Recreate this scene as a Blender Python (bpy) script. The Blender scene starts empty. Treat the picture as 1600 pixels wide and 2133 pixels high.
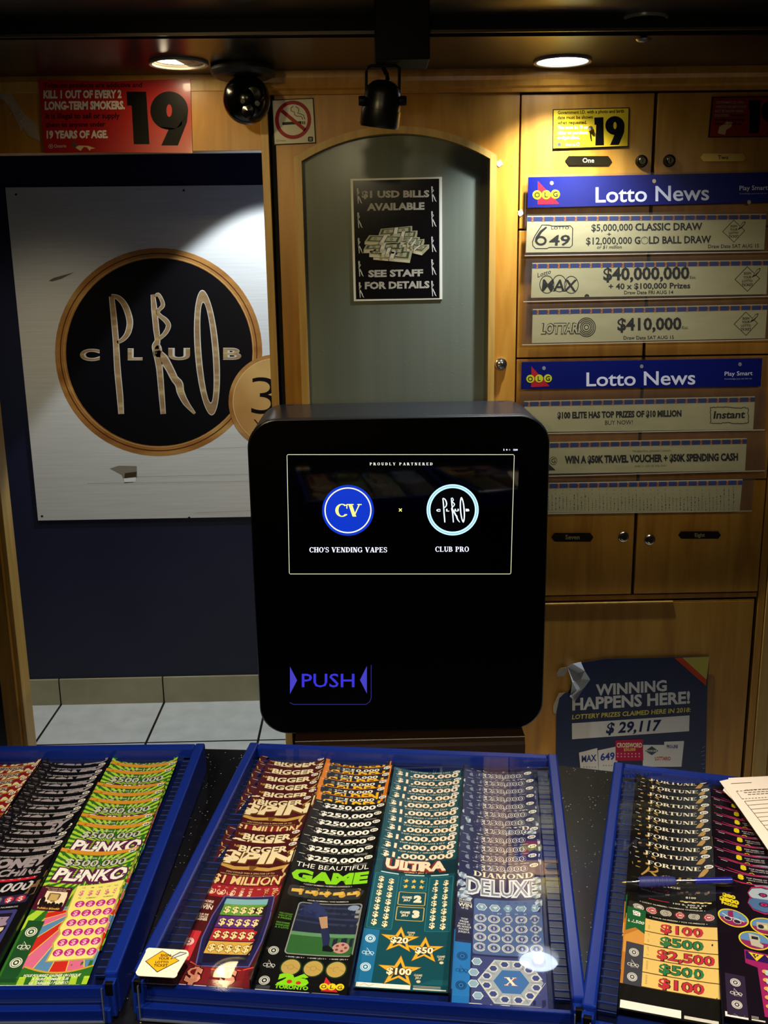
import bpy, math, random
from math import sin, cos, pi, radians, atan2, sqrt, hypot
from mathutils import Vector, Matrix
from mathutils.geometry import tessellate_polygon

random.seed(7)
S = bpy.context.scene
COL = S.collection

# ------------------------------------------------------------------ camera
FPX, PITCH, YAW, ROLL, CAMZ = 2100.0, radians(14), radians(1.0), radians(-.83), 1.65
ROT = (Matrix.Rotation(-YAW, 3, 'Z') @ Matrix.Rotation(pi/2 - PITCH, 3, 'X') @ Matrix.Rotation(ROLL, 3, 'Z'))
cam = bpy.data.cameras.new('camera')
cam.sensor_fit = 'VERTICAL'; cam.sensor_height = 36; cam.lens = 36*FPX/2133
cam.clip_start = .02
cam_o = bpy.data.objects.new('camera', cam); COL.objects.link(cam_o)
cam_o.matrix_world = Matrix.Translation((0, 0, CAMZ)) @ ROT.to_4x4()
S.camera = cam_o

# ------------------------------------------------------------------ world, exposure, lamps out of frame
w = bpy.data.worlds.new('world'); S.world = w; w.use_nodes = True
w.node_tree.nodes['Background'].inputs[0].default_value = (.9, .8, .65, 1)
w.node_tree.nodes['Background'].inputs[1].default_value = .006
S.view_settings.view_transform = 'Standard'; S.view_settings.look = 'None'
S.view_settings.exposure = 0.8; S.view_settings.gamma = 1
S.cycles.use_denoising = True
S.cycles.sample_clamp_indirect = 4
S.cycles.max_bounces = 10; S.cycles.transparent_max_bounces = 16

def lamp(name, kind, loc, power, color, radius=.03, aim=None, cone=60, blend=.3, parent=None):
    l = bpy.data.lights.new(name, kind); l.energy = power; l.color = color
    l.shadow_soft_size = radius
    o = bpy.data.objects.new(name, l); COL.objects.link(o); o.location = loc
    if kind == 'SPOT':
        l.spot_size = radians(cone); l.spot_blend = blend
    if aim is not None:
        o.rotation_euler = (Vector(aim) - Vector(loc)).to_track_quat('-Z', 'Y').to_euler()
    if parent: o.parent = parent
    return o

WARM, COOL = (1, .80, .52), (.86, .93, 1)
# the row of ceiling spots over the counter, just above and in front of the camera
lamp('counter_spot', 'SPOT', (.0, .40, 2.09), 42, (1, .87, .68), .03, (.0, 1.06, .9), 54, .5)
lamp('counter_spot', 'SPOT', (-.75, .42, 2.09), 34, (1, .87, .68), .03, (-.55, 1.06, .9), 54, .5)
lamp('counter_spot', 'SPOT', (.75, .42, 2.09), 34, (1, .87, .68), .03, (.55, 1.06, .9), 54, .5)
lamp('wall_spot', 'SPOT', (-.62, .62, 2.09), 26, (1, .77, .34), .05, (-.12, 2.5, 1.5), 40, .9)
lamp('wall_spot', 'SPOT', (.85, .55, 2.09), 21, (1, .93, .72), .05, (.68, 2.5, 1.42), 31, .9)
lamp('wall_spot', 'SPOT', (-.02, .37, 2.09), 2, (1, .84, .5), .035, (.0, 2.5, 1.6), 60, .6)
# the downlights of the passage behind the doorway
lamp('passage_downlight', 'SPOT', (-.30, 3.27, 2.245), 36, (.78, .89, 1), .02, (-.30, 3.27, 0), 83, .12)
lamp('passage_downlight', 'SPOT', (-1.15, 2.95, 2.28), 15, (1, .88, .62), .03, (-1.0, 3.0, 0), 104, .8)

# ------------------------------------------------------------------ pixel helpers: a point of the photo on a real plane
def ray(px, py):
    return ROT @ Vector(((px - 800)/FPX, -(py - 1066.5)/FPX, -1))
CAM = Vector((0, 0, CAMZ))
def onY(px, py, D):
    d = ray(px, py); return CAM + d*(D/d.y)
def onZ(px, py, H):
    d = ray(px, py); return CAM + d*((H - CAMZ)/d.z)

# ------------------------------------------------------------------ materials
def lin(h):
    h = h.lstrip('#'); r = []
    for i in (0, 2, 4):
        c = int(h[i:i+2], 16)/255
        r.append(c/12.92 if c <= .04045 else ((c + .055)/1.055)**2.4)
    return (*r, 1)
MATS = {}
def mat(hexcol, rough=.5, metal=0, spec=.5, coat=0, emit=0, name=None, bump=0, bscale=200):
    key = (hexcol, rough, metal, spec, coat, emit, name, bump)
    if key in MATS: return MATS[key]
    m = bpy.data.materials.new(name or f'paint {hexcol} {rough}'); m.use_nodes = True
    nt = m.node_tree; b = nt.nodes['Principled BSDF']
    c = lin(hexcol)
    b.inputs['Base Color'].default_value = c
    b.inputs['Roughness'].default_value = rough; b.inputs['Metallic'].default_value = metal
    b.inputs['Specular IOR Level'].default_value = spec
    b.inputs['Coat Weight'].default_value = coat; b.inputs['Coat Roughness'].default_value = .06
    if emit:
        b.inputs['Emission Color'].default_value = c; b.inputs['Emission Strength'].default_value = emit
        b.inputs['Base Color'].default_value = (.005, .005, .005, 1)
    if bump:
        n = nt.nodes.new('ShaderNodeTexNoise'); n.inputs['Scale'].default_value = bscale
        tc = nt.nodes.new('ShaderNodeTexCoord'); nt.links.new(tc.outputs['Object'], n.inputs['Vector'])
        bp = nt.nodes.new('ShaderNodeBump'); bp.inputs['Strength'].default_value = bump; bp.inputs['Distance'].default_value = .002
        nt.links.new(n.outputs['Fac'], bp.inputs['Height']); nt.links.new(bp.outputs['Normal'], b.inputs['Normal'])
    MATS[key] = m
    return m
def ink(hexcol): return mat(hexcol, .42, 0, .2)
def glow(hexcol, e=1): return mat(hexcol, .3, 0, .5, 0, e)

def noise_mat(name, stops, scale, stretch=(1, 1, 1), rough=.4, detail=6, spec=.5, bump=0, distort=0, rough2=None, coat=0):
    m = bpy.data.materials.new(name); m.use_nodes = True
    nt = m.node_tree; b = nt.nodes['Principled BSDF']; L = nt.links
    tc = nt.nodes.new('ShaderNodeTexCoord'); mp = nt.nodes.new('ShaderNodeMapping')
    mp.inputs['Scale'].default_value = stretch
    n = nt.nodes.new('ShaderNodeTexNoise'); n.inputs['Scale'].default_value = scale
    n.inputs['Detail'].default_value = detail; n.inputs['Distortion'].default_value = distort
    r = nt.nodes.new('ShaderNodeValToRGB'); els = r.color_ramp.elements
    els[0].position, els[0].color = stops[0][0], lin(stops[0][1])
    els[1].position, els[1].color = stops[-1][0], lin(stops[-1][1])
    for p, c in stops[1:-1]:
        e = els.new(p); e.color = lin(c)
    L.new(tc.outputs['Object'], mp.inputs['Vector']); L.new(mp.outputs['Vector'], n.inputs['Vector'])
    L.new(n.outputs['Fac'], r.inputs['Fac']); L.new(r.outputs['Color'], b.inputs['Base Color'])
    b.inputs['Roughness'].default_value = rough; b.inputs['Specular IOR Level'].default_value = spec
    b.inputs['Coat Weight'].default_value = coat; b.inputs['Coat Roughness'].default_value = .1
    if bump:
        bp = nt.nodes.new('ShaderNodeBump'); bp.inputs['Strength'].default_value = bump; bp.inputs['Distance'].default_value = .001
        L.new(n.outputs['Fac'], bp.inputs['Height']); L.new(bp.outputs['Normal'], b.inputs['Normal'])
    return m

WOOD = noise_mat('maple veneer', [(.28, '#a26c1e'), (.5, '#b67e29'), (.72, '#c48d36')], 5, (7, 7, .8), .36, 8, .5, .05, .6)
WOOD_PALE = noise_mat('pale maple edging', [(.3, '#b0843a'), (.7, '#cca254')], 6, (9, 9, .7), .38, 8, .5, .06, .4)
WOOD_DARK = noise_mat('stained wood', [(.3, '#221508'), (.7, '#2e1c0b')], 6, (1, 9, 9), .35, 8, .5, .05, .4)
NAVY = noise_mat('navy wall paint', [(.3, '#1d2038'), (.7, '#22253f')], 3, (1, 1, 1), .42, 5, .4, .03)
TILE_EDGE = noise_mat('beige skirting tile', [(.3, '#a39a78'), (.7, '#b8ae8c')], 9, (1, 1, 1), .4, 6)
CEIL = noise_mat('dark ceiling gloss', [(.3, '#17110c'), (.7, '#1d1610')], 2, (1, 1, 1), .28, 5, .6, .02)
BLACK = mat('#040404', .5, 0, .15, name='black plastic')
SATIN = mat('#1e2026', .3, 0, .6, name='black satin metal', bump=.03, bscale=900)
CHROME = mat('#c8c4b8', .22, 1, name='chrome')
BRASS = mat('#d8b45a', .42, 1, name='brass plate', bump=.12, bscale=300)
BRASS_DARK = mat('#4a412e', .34, 1, name='dark brass')
BLUE = mat('#0a2478', .24, 0, .5, 0, name='blue plastic')
BLUE_DK = mat('#0a1a50', .35, 0, .5, 0, name='deep blue plastic')
GAP = mat('#060403', .9, name='dark gap')
WHITE = mat('#e9e7df', .5, name='white paper')
PAPER = mat('#f1e3d2', .7, name='cream paper')

def clear_mat(name, tint=(.96, .97, .98), rough=.02, ior=1.45, haze=0):
    m = bpy.data.materials.new(name); m.use_nodes = True
    nt = m.node_tree; nt.nodes.clear(); L = nt.links
    out = nt.nodes.new('ShaderNodeOutputMaterial'); mx = nt.nodes.new('ShaderNodeMixShader')
    tr = nt.nodes.new('ShaderNodeBsdfTransparent'); tr.inputs[0].default_value = (*tint, 1)
    gl = nt.nodes.new('ShaderNodeBsdfGlossy'); gl.inputs['Roughness'].default_value = rough
    fr = nt.nodes.new('ShaderNodeFresnel'); fr.inputs[0].default_value = ior
    ge = nt.nodes.new('ShaderNodeNewGeometry'); mu = nt.nodes.new('ShaderNodeMath'); mu.operation = 'MULTIPLY_ADD'
    mu.inputs[1].default_value = -1; mu.inputs[2].default_value = 1; L.new(ge.outputs['Backfacing'], mu.inputs[0])
    m3 = nt.nodes.new('ShaderNodeMath'); m3.operation = 'MULTIPLY'; L.new(mu.outputs[0], m3.inputs[0]); L.new(fr.outputs[0], m3.inputs[1])
    L.new(m3.outputs[0], mx.inputs[0]); L.new(tr.outputs[0], mx.inputs[1]); L.new(gl.outputs[0], mx.inputs[2])
    if haze:
        df = nt.nodes.new('ShaderNodeBsdfDiffuse'); df.inputs[0].default_value = (.8, .8, .75, 1)
        m2 = nt.nodes.new('ShaderNodeMixShader'); m2.inputs[0].default_value = haze
        L.new(mx.outputs[0], m2.inputs[1]); L.new(df.outputs[0], m2.inputs[2]); L.new(m2.outputs[0], out.inputs[0])
    else:
        L.new(mx.outputs[0], out.inputs[0])
    return m
GLASS = clear_mat('clear acrylic cover')
SLEEVE = clear_mat('clear vinyl sleeve', (.90, .87, .82), .12, 1.4, .02)
LIPMAT = clear_mat('clear acrylic lip', (.9, .92, .95), .05, 1.45)
PENCLEAR = clear_mat('clear pen barrel', (.86, .87, .9), .05, 1.6)
TAPE = clear_mat('old adhesive film', (.92, .9, .84), .2, 1.5, .22)

def tile_mat():
    m = bpy.data.materials.new('white floor tile'); m.use_nodes = True
    nt = m.node_tree; b = nt.nodes['Principled BSDF']; L = nt.links
    tc = nt.nodes.new('ShaderNodeTexCoord'); mp = nt.nodes.new('ShaderNodeMapping')
    s = onZ(133.7, 1458.5, 0); s2 = onZ(345, 1456.5, 0); sy = onZ(480, 1543, 0)
    tw = s2.x - s.x
    mp.inputs['Location'].default_value = (-s.x, -sy.y, 0)
    br = nt.nodes.new('ShaderNodeTexBrick'); br.offset = 0; br.squash = 1
    br.inputs['Scale'].default_value = 1; br.inputs['Brick Width'].default_value = tw; br.inputs['Row Height'].default_value = tw
    br.inputs['Mortar Size'].default_value = .0045; br.inputs['Mortar Smooth'].default_value = .1
    br.inputs['Mortar'].default_value = lin('#1c1a18')
    n = nt.nodes.new('ShaderNodeTexNoise'); n.inputs['Scale'].default_value = 14; n.inputs['Detail'].default_value = 8
    r = nt.nodes.new('ShaderNodeValToRGB'); r.color_ramp.elements[0].position = .3; r.color_ramp.elements[0].color = lin('#d2d4ce')
    r.color_ramp.elements[1].position = .65; r.color_ramp.elements[1].color = lin('#e2e3dd')
    L.new(tc.outputs['Object'], mp.inputs['Vector']); L.new(mp.outputs['Vector'], br.inputs['Vector'])
    L.new(tc.outputs['Object'], n.inputs['Vector']); L.new(n.outputs['Fac'], r.inputs['Fac'])
    L.new(r.outputs['Color'], br.inputs['Color1']); L.new(r.outputs['Color'], br.inputs['Color2'])
    L.new(br.outputs['Color'], b.inputs['Base Color']); b.inputs['Roughness'].default_value = .35
    return m, s.x, tw
FLOOR_TILE, SEAM_X, TILE_W = tile_mat()

def granite():
    m = bpy.data.materials.new('black sparkle granite'); m.use_nodes = True
    nt = m.node_tree; b = nt.nodes['Principled BSDF']; L = nt.links
    tc = nt.nodes.new('ShaderNodeTexCoord')
    v = nt.nodes.new('ShaderNodeTexVoronoi'); v.inputs['Scale'].default_value = 170
    r = nt.nodes.new('ShaderNodeValToRGB'); e = r.color_ramp.elements
    e[0].position = .0; e[0].color = lin('#cfc8b8'); e[1].position = .2; e[1].color = lin('#0b0b0d')
    n = nt.nodes.new('ShaderNodeTexNoise'); n.inputs['Scale'].default_value = 60; n.inputs['Detail'].default_value = 4
    r2 = nt.nodes.new('ShaderNodeValToRGB'); r2.color_ramp.elements[0].position = .5; r2.color_ramp.elements[0].color = (0, 0, 0, 1)
    r2.color_ramp.elements[1].position = .58; r2.color_ramp.elements[1].color = (1, 1, 1, 1)
    mx = nt.nodes.new('ShaderNodeMixRGB'); mx.inputs[1].default_value = lin('#0d0d10')
    L.new(tc.outputs['Object'], v.inputs['Vector']); L.new(tc.outputs['Object'], n.inputs['Vector'])
    L.new(v.outputs['Distance'], r.inputs['Fac']); L.new(n.outputs['Fac'], r2.inputs['Fac'])
    L.new(r2.outputs['Color'], mx.inputs[0]); L.new(r.outputs['Color'], mx.inputs[2])
    L.new(mx.outputs[0], b.inputs['Base Color']); b.inputs['Roughness'].default_value = .16
    return m
GRANITE = granite()

def panel_mat():
    m = noise_mat('grey green door laminate', [(.3, '#666c60'), (.7, '#70766a')], 30, (1, 1, .05), .21, 6, .5, .04)
    return m
PANEL = panel_mat()

# ------------------------------------------------------------------ mesh builder
class MB:
    def __init__(s): s.v = []; s.f = []; s.m = []; s.mats = []
    def mi(s, m):
        if m not in s.mats: s.mats.append(m)
        return s.mats.index(m)
    def add(s, vs, fs, m, M=None):
        b = len(s.v); k = s.mi(m)
        s.v += [tuple(M @ Vector(p)) if M else tuple(p) for p in vs]
        for f in fs:
            s.f.append([i + b for i in f]); s.m.append(k)
    def box(s, x0, x1, y0, y1, z0, z1, m, M=None):
        vs = [(x, y, z) for z in (z0, z1) for y in (y0, y1) for x in (x0, x1)]
        s.add(vs, [(0, 2, 3, 1), (4, 5, 7, 6), (0, 1, 5, 4), (2, 6, 7, 3), (0, 4, 6, 2), (1, 3, 7, 5)], m, M)
    def prism(s, pts, vec, m, msides=None):
        """closed prism: polygon PTS (3-D, planar) swept by VEC"""
        n = len(pts); vec = Vector(vec); P = [Vector(p) for p in pts]
        tris = tessellate_polygon([P])
        s.add(P, [tuple(t) for t in tris], m); s.add([p + vec for p in P], [tuple(reversed(t)) for t in tris], msides or m)
        s.add(P + [p + vec for p in P], [(i, (i+1) % n, n + (i+1) % n, n + i) for i in range(n)], msides or m)
    def lathe(s, prof, m, M=None, n=32, a0=0, a1=2*pi):
        vs = []; full = abs(a1 - a0 - 2*pi) < 1e-6; k = n if full else n + 1
        for i in range(k):
            a = a0 + (a1 - a0)*i/n
            vs += [(r*cos(a), r*sin(a), z) for r, z in prof]
        L = len(prof); fs = []
        for i in range(n):
            j = (i+1) % k
            for q in range(L-1): fs.append((i*L+q, j*L+q, j*L+q+1, i*L+q+1))
        s.add(vs, fs, m, M)
    def tube(s, path, r, m, n=10, M=None, caps=True):
        P = [Vector(p) for p in path]; vs = []; fs = []
        rr = r if isinstance(r, (list, tuple)) else [r]*len(P)
        up = Vector((0, 0, 1))
        for i, p in enumerate(P):
            t = (P[min(i+1, len(P)-1)] - P[max(i-1, 0)]).normalized()
            a = t.cross(up if abs(t.z) < .95 else Vector((1, 0, 0))).normalized(); b = t.cross(a)
            vs += [p + (a*cos(2*pi*k/n) + b*sin(2*pi*k/n))*rr[i] for k in range(n)]
        for i in range(len(P)-1):
            fs += [(i*n+k, i*n+(k+1) % n, (i+1)*n+(k+1) % n, (i+1)*n+k) for k in range(n)]
        if caps: fs += [tuple(range(n)), tuple(reversed(range((len(P)-1)*n, len(P)*n)))]
        s.add(vs, fs, m, M)
    def build(s, name, parent=None, smooth=None, bevel=0):
        me = bpy.data.meshes.new(name); me.from_pydata(s.v, [], s.f)
        for m in s.mats: me.materials.append(m)
        me.polygons.foreach_set('material_index', s.m)
        me.update()
        if smooth:
            me.polygons.foreach_set('use_smooth', [True]*len(me.polygons)); me.set_sharp_from_angle(angle=radians(smooth))
        o = bpy.data.objects.new(name, me); COL.objects.link(o)
        if parent: o.parent = parent
        if bevel:
            md = o.modifiers.new('bevel', 'BEVEL'); md.width = bevel; md.segments = 2; md.limit_method = 'ANGLE'; md.angle_limit = radians(50)
        return o

def tag(o, label=None, cat=None, group=None, kind=None):
    if label: o['label'] = label
    if cat: o['category'] = cat
    if group: o['group'] = group
    if kind: o['kind'] = kind
    return o
def thing(name, label, cat, loc=(0, 0, 0), rz=0, group=None, kind=None):
    o = bpy.data.objects.new(name, None); COL.objects.link(o); o.location = loc; o.rotation_euler = (0, 0, rz)
    o.empty_display_size = .05
    return tag(o, label, cat, group, kind)

# ------------------------------------------------------------------ text
TXT = {}
def glyphs(st, bold, res):
    k = (st, round(bold, 3), res)
    if k not in TXT:
        cu = bpy.data.curves.new('t', 'FONT'); cu.body = st; cu.resolution_u = res; cu.fill_mode = 'FRONT'; cu.offset = bold
        o = bpy.data.objects.new('t', cu); me = o.to_mesh()
        vs = [(v.co.x, v.co.y) for v in me.vertices]; fs = [tuple(p.vertices) for p in me.polygons]
        o.to_mesh_clear(); bpy.data.objects.remove(o); bpy.data.curves.remove(cu)
        TXT[k] = (vs, fs)
    return TXT[k]
CAPH = .688

# a small high-contrast serif alphabet, drawn as polygons, cap height 1
def _rect(x0, y0, x1, y1): return [(x0, y0), (x1, y0), (x1, y1), (x0, y1)]
def _arc(cx, cy, rx, ry, T, N, a0, a1, n=16):
    o, i = [], []
    for k in range(n+1):
        a = radians(a0 + (a1-a0)*k/n)
        o.append((cx + rx*cos(a), cy + ry*sin(a))); i.append((cx + (rx-T)*cos(a), cy + (ry-N)*sin(a)))
    return [[o[k], o[k+1], i[k+1], i[k]] for k in range(n)]
def _dia(x0, y0, x1, y1, w): return [(x0, y0), (x0+w, y0), (x1+w, y1), (x1, y1)]
def serif_glyphs():
    T, N, H = .21, .075, .07
    def stem(x, y0=0, y1=1): return [_rect(x, y0, x+T, y1), _rect(x-.09, y0, x+T+.09, y0+H), _rect(x-.09, y1-H, x+T+.09, y1)]
    G = {}
    G['I'] = (stem(.1), .41)
    G['L'] = (stem(.1) + [_rect(.3, 0, .76, H), [(.69, 0), (.76, 0), (.76, .3)]], .82)
    E = stem(.1) + [_rect(.3, 0, .76, H), [(.66, 0), (.76, 0), (.76, .26)], _rect(.3, 1-H, .74, 1), [(.64, 1), (.74, 1), (.74, .75)], _rect(.3, .48, .56, .55), _rect(.52, .38, .57, .65)]
    G['E'] = (E, .82)
    G['F'] = (stem(.1) + [_rect(.3, 1-H, .72, 1), [(.62, 1), (.72, 1), (.72, .72)], _rect(.3, .46, .54, .53), _rect(.5, .36, .55, .63)], .76)
    G['T'] = ([_rect(.3, 0, .51, 1), _rect(.2, 0, .61, H), _rect(.02, 1-H, .79, 1), [(.02, 1), (.12, 1), (.02, .7)], [(.69, 1), (.79, 1), (.79, .7)]], .81)
    G['H'] = (stem(.1) + stem(.62) + [_rect(.3, .47, .64, .54)], .93)
    G['N'] = ([_rect(.13, 0, .2, 1), _rect(.02, 0, .32, H), _rect(.02, 1-H, .25, 1), _rect(.72, 0, .79, 1), _rect(.62, 1-H, .9, 1), _dia(.56, 0, .1, 1, .25)], .92)
    G['V'] = ([_dia(.34, 0, .06, 1, .23), _dia(.38, 0, .74, 1, .075), _rect(-.02, 1-H, .4, 1), _rect(.64, 1-H, .92, 1)], .9)
    G['A'] = ([_dia(.09, 0, .4, 1, .075), _dia(.6, 0, .36, 1, .24), _rect(-.02, 0, .27, H), _rect(.52, 0, .94, H), _rect(.2, .27, .66, .34)], .92)
    G['U'] = ([_rect(.12, .3, .33, 1), _rect(.02, 1-H, .43, 1), _rect(.68, .3, .755, 1), _rect(.6, 1-H, .85, 1)] + _arc(.437, .3, .318, .32, .19, .1, 180, 360), .88)
    G['O'] = (_arc(.46, .5, .43, .52, .2, .07, 0, 360, 28), .92)
    G['D'] = (stem(.1) + _arc(.34, .5, .5, .5, .2, .07, -90, 90), .9)
    G['C'] = (_arc(.46, .5, .43, .52, .2, .07, 48, 318, 24) + [_rect(.74, .64, .8, .99), _rect(.72, .1, .78, .2)], .86)
    G['G'] = (_arc(.46, .5, .43, .52, .2, .07, 48, 330, 24) + [_rect(.72, .66, .78, .99), _rect(.66, .06, .84, .42), _rect(.56, .38, .92, .44)], .95)
    G['P'] = (stem(.1) + _arc(.36, .72, .38, .28, .19, .065, -90, 90), .8)
    G['R'] = (stem(.1) + _arc(.36, .73, .36, .27, .19, .065, -90, 90) + [_dia(.62, 0, .36, .5, .24), _rect(.62, 0, .94, H)], .92)
    G['B'] = (stem(.1) + _arc(.36, .75, .34, .25, .18, .06, -90, 90) + _arc(.36, .27, .42, .27, .2, .065, -90, 90), .86)
    G['S'] = (_arc(.36, .74, .3, .28, .15, .07, 30, 265) + _arc(.36, .27, .32, .29, .15, .07, -150, 92) + [_rect(.58, .7, .63, .98), _rect(.06, .03, .11, .32), _dia(.2, .62, .5, .36, .1)], .72)
    G['Y'] = ([_rect(.35, 0, .56, .5), _rect(.25, 0, .66, H), _dia(.34, .42, .06, 1, .22), _dia(.46, .46, .72, 1, .075), _rect(-.02, 1-H, .38, 1), _rect(.64, 1-H, .9, 1)], .9)
    G['M'] = ([_rect(.12, 0, .19, 1), _rect(.02, 0, .3, H), _rect(.02, 1-H, .3, 1), _dia(.44, 0, .14, 1, .2), _dia(.5, 0, .8, 1, .08), _rect(.8, 0, 1.0, 1), _rect(.7, 0, 1.1, H), _rect(.8, 1-H, 1.1, 1)], 1.13)
    G['W'] = ([_dia(.28, 0, .06, 1, .2), _dia(.32, 0, .56, 1, .075), _dia(.72, 0, .46, 1, .2), _dia(.78, 0, 1.02, 1, .075), _rect(-.02, 1-H, .36, 1), _rect(.94, 1-H, 1.18, 1)], 1.17)
    G['K'] = (stem(.1) + [_dia(.3, .4, .68, 1, .08), _dia(.66, 0, .4, .56, .22), _rect(.58, 1-H, .86, 1), _rect(.58, 0, .96, H)], .95)
    G['X'] = ([_dia(.6, 0, .08, 1, .23), _dia(.06, 0, .68, 1, .09), _rect(-.02, 0, .26, H), _rect(.5, 0, .9, H), _rect(-.02, 1-H, .38, 1), _rect(.56, 1-H, .86, 1)], .9)
    G["'"] = ([[(.06, 1), (.2, 1), (.14, .66), (.1, .66)]], .26)
    G[' '] = ([], .42)
    return G
SER = serif_glyphs()

# ------------------------------------------------------------------ printed sheets
def clip(poly, ax, lo, hi):
    for side, lim in ((0, lo), (1, hi)):
        out = []; n = len(poly)
        for i in range(n):
            a, b = poly[i], poly[(i+1) % n]
            ia = a[ax] >= lim - 1e-9 if side == 0 else a[ax] <= lim + 1e-9
            ib = b[ax] >= lim - 1e-9 if side == 0 else b[ax] <= lim + 1e-9
            if ia: out.append(a)
            if ia != ib:
                t = (lim - a[ax])/(b[ax] - a[ax]); out.append((a[0] + t*(b[0]-a[0]), a[1] + t*(b[1]-a[1])))
        poly = out
        if len(poly) < 3: return []
    return poly

class Sheet(MB):
    """flat printing: 2-D shapes, y downwards, mapped on a surface by P(x, y, layer)"""
    def __init__(s, P, cut=None, ang=0):
        super().__init__(); s.P = P; s.cut = cut; s.bounds = None
    def raw(s, pts, m, lay):
        """convex polygon"""
        if s.bounds:
            x0, x1, y0, y1 = s.bounds
            pts = clip(pts, 0, x0, x1)
            if pts: pts = clip(pts, 1, y0, y1)
            if not pts: return
        if s.cut:
            cx, cy = s.cut
            pieces = [pts]
            for ax, c in ((0, cx), (1, cy)):
                nxt = []
                for p in pieces:
                    a = min(q[ax] for q in p); b = max(q[ax] for q in p)
                    k0, k1 = math.floor(a/c + 1e-6), math.ceil(b/c - 1e-6)
                    if k1 - k0 <= 1: nxt.append(p); continue
                    for k in range(k0, k1):
                        r = clip(p, ax, k*c, (k+1)*c)
                        if r: nxt.append(r)
                pieces = nxt
        else: pieces = [pts]
        for p in pieces:
            s.add([s.P(x, y, lay) for x, y in p], [tuple(range(len(p)))], m)
    def poly(s, pts, m, lay=1):
        V = [Vector((x, y, 0)) for x, y in pts]
        for t in tessellate_polygon([V]): s.raw([pts[i] for i in t], m, lay)
    def rect(s, x0, y0, x1, y1, m, lay=1): s.raw([(x0, y0), (x1, y0), (x1, y1), (x0, y1)], m, lay)
    def rrect(s, x0, y0, x1, y1, r, m, lay=1): s.raw(rr_pts(x0, y0, x1, y1, r), m, lay)
    def disc(s, cx, cy, rx, ry, m, lay=1, n=24, rot=0):
        c, q = cos(rot), sin(rot)
        s.raw([(cx + rx*cos(a)*c - ry*sin(a)*q, cy + rx*cos(a)*q + ry*sin(a)*c) for a in (2*pi*k/n for k in range(n))], m, lay)
    def ring(s, cx, cy, rx, ry, t, m, lay=1, n=32, a0=0, a1=360, tx=None, k=0):
        tx = t if tx is None else tx
        for i in range(n):
            a, b = radians(a0 + (a1-a0)*i/n), radians(a0 + (a1-a0)*(i+1)/n)
            q = [(cx + rx*cos(a), cy + ry*sin(a)), (cx + rx*cos(b), cy + ry*sin(b)), (cx + (rx-tx)*cos(b), cy + (ry-t)*sin(b)), (cx + (rx-tx)*cos(a), cy + (ry-t)*sin(a))]
            s.raw([(x + k*(y-cy), y) for x, y in q], m, lay)
    def line(s, pts, w, m, lay=1, closed=False):
        n = len(pts); ws = w if isinstance(w, (list, tuple)) else [w]*n
        N = []
        for i in range(n):
            a = pts[(i-1) % n] if closed else pts[max(i-1, 0)]; b = pts[(i+1) % n] if closed else pts[min(i+1, n-1)]
            dx, dy = b[0]-a[0], b[1]-a[1]; l = hypot(dx, dy) or 1
            N.append((-dy/l, dx/l))
        for i in range(n if closed else n-1):
            j = (i+1) % n
            s.raw([(pts[i][0]+N[i][0]*ws[i]/2, pts[i][1]+N[i][1]*ws[i]/2), (pts[j][0]+N[j][0]*ws[j]/2, pts[j][1]+N[j][1]*ws[j]/2),
                   (pts[j][0]-N[j][0]*ws[j]/2, pts[j][1]-N[j][1]*ws[j]/2), (pts[i][0]-N[i][0]*ws[i]/2, pts[i][1]-N[i][1]*ws[i]/2)], m, lay)
    def rrline(s, x0, y0, x1, y1, r, w, m, lay=1): s.line(rr_pts(x0, y0, x1, y1, r), w, m, lay, True)
    def star(s, cx, cy, r, m, lay=1, k=.45, rot=0):
        s.poly([(cx + (r if i % 2 == 0 else r*k)*sin(pi*i/5 + rot), cy - (r if i % 2 == 0 else r*k)*cos(pi*i/5 + rot)) for i in range(10)], m, lay)
    def text(s, st, x, y, h, m, lay=2, w=None, al='l', bold=0, ang=0, shear=0, res=2, rise=0, arc=0):
        """baseline at y, cap height h, optional exact width w; rise: the baseline's change of y over the width"""
        vs, fs = glyphs(st, bold, res)
        if not vs: return
        x0 = min(v[0] for v in vs); x1 = max(v[0] for v in vs)
        sy = h/CAPH; sx = w/(x1-x0) if w else sy
        W = (x1-x0)*sx
        ox = {'l': 0, 'c': -W/2, 'r': -W}[al]
        sl = rise/W if W else 0
        def T(v):
            X = (v[0]-x0)*sx + ox; Y = v[1]*sy
            q = arc*(4*((X-ox)/W-.5)**2 - 1) if arc else 0
            X2 = X + shear*Y
            c, d = cos(ang), sin(ang)
            return (x + X2*c + Y*d, y + X2*d - Y*c + sl*(X-ox) - q)
        vv = [T(v) for v in vs]
        for f in fs: s.raw([vv[i] for i in f], m, lay)
    def serif(s, st, x, y, h, m, lay=2, w=None, al='l', sp=0, rise=0, arc=0):
        W0 = sum(SER[c][1] + sp for c in st) - sp
        sx = w/W0 if w else h
        W = W0*sx; ox = {'l': 0, 'c': -W/2, 'r': -W}[al]; X = 0
        for c in st:
            for p in SER[c][0]:
                q = []
                for a, b in p:
                    u = (X + a)*sx
                    q.append((x + ox + u, y - b*h + rise*u/W - (arc*(4*(u/W-.5)**2-1) if arc else 0)))
                s.raw(q, m, lay)
            X += SER[c][1] + sp

def rr_pts(x0, y0, x1, y1, r, n=6):
    P = []
    for cx, cy, a in ((x1-r, y0+r, -90), (x1-r, y1-r, 0), (x0+r, y1-r, 90), (x0+r, y0+r, 180)):
        for k in range(n+1):
            t = radians(a + 90*k/n); P.append((cx + r*cos(t), cy + r*sin(t)))
    return P

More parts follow.
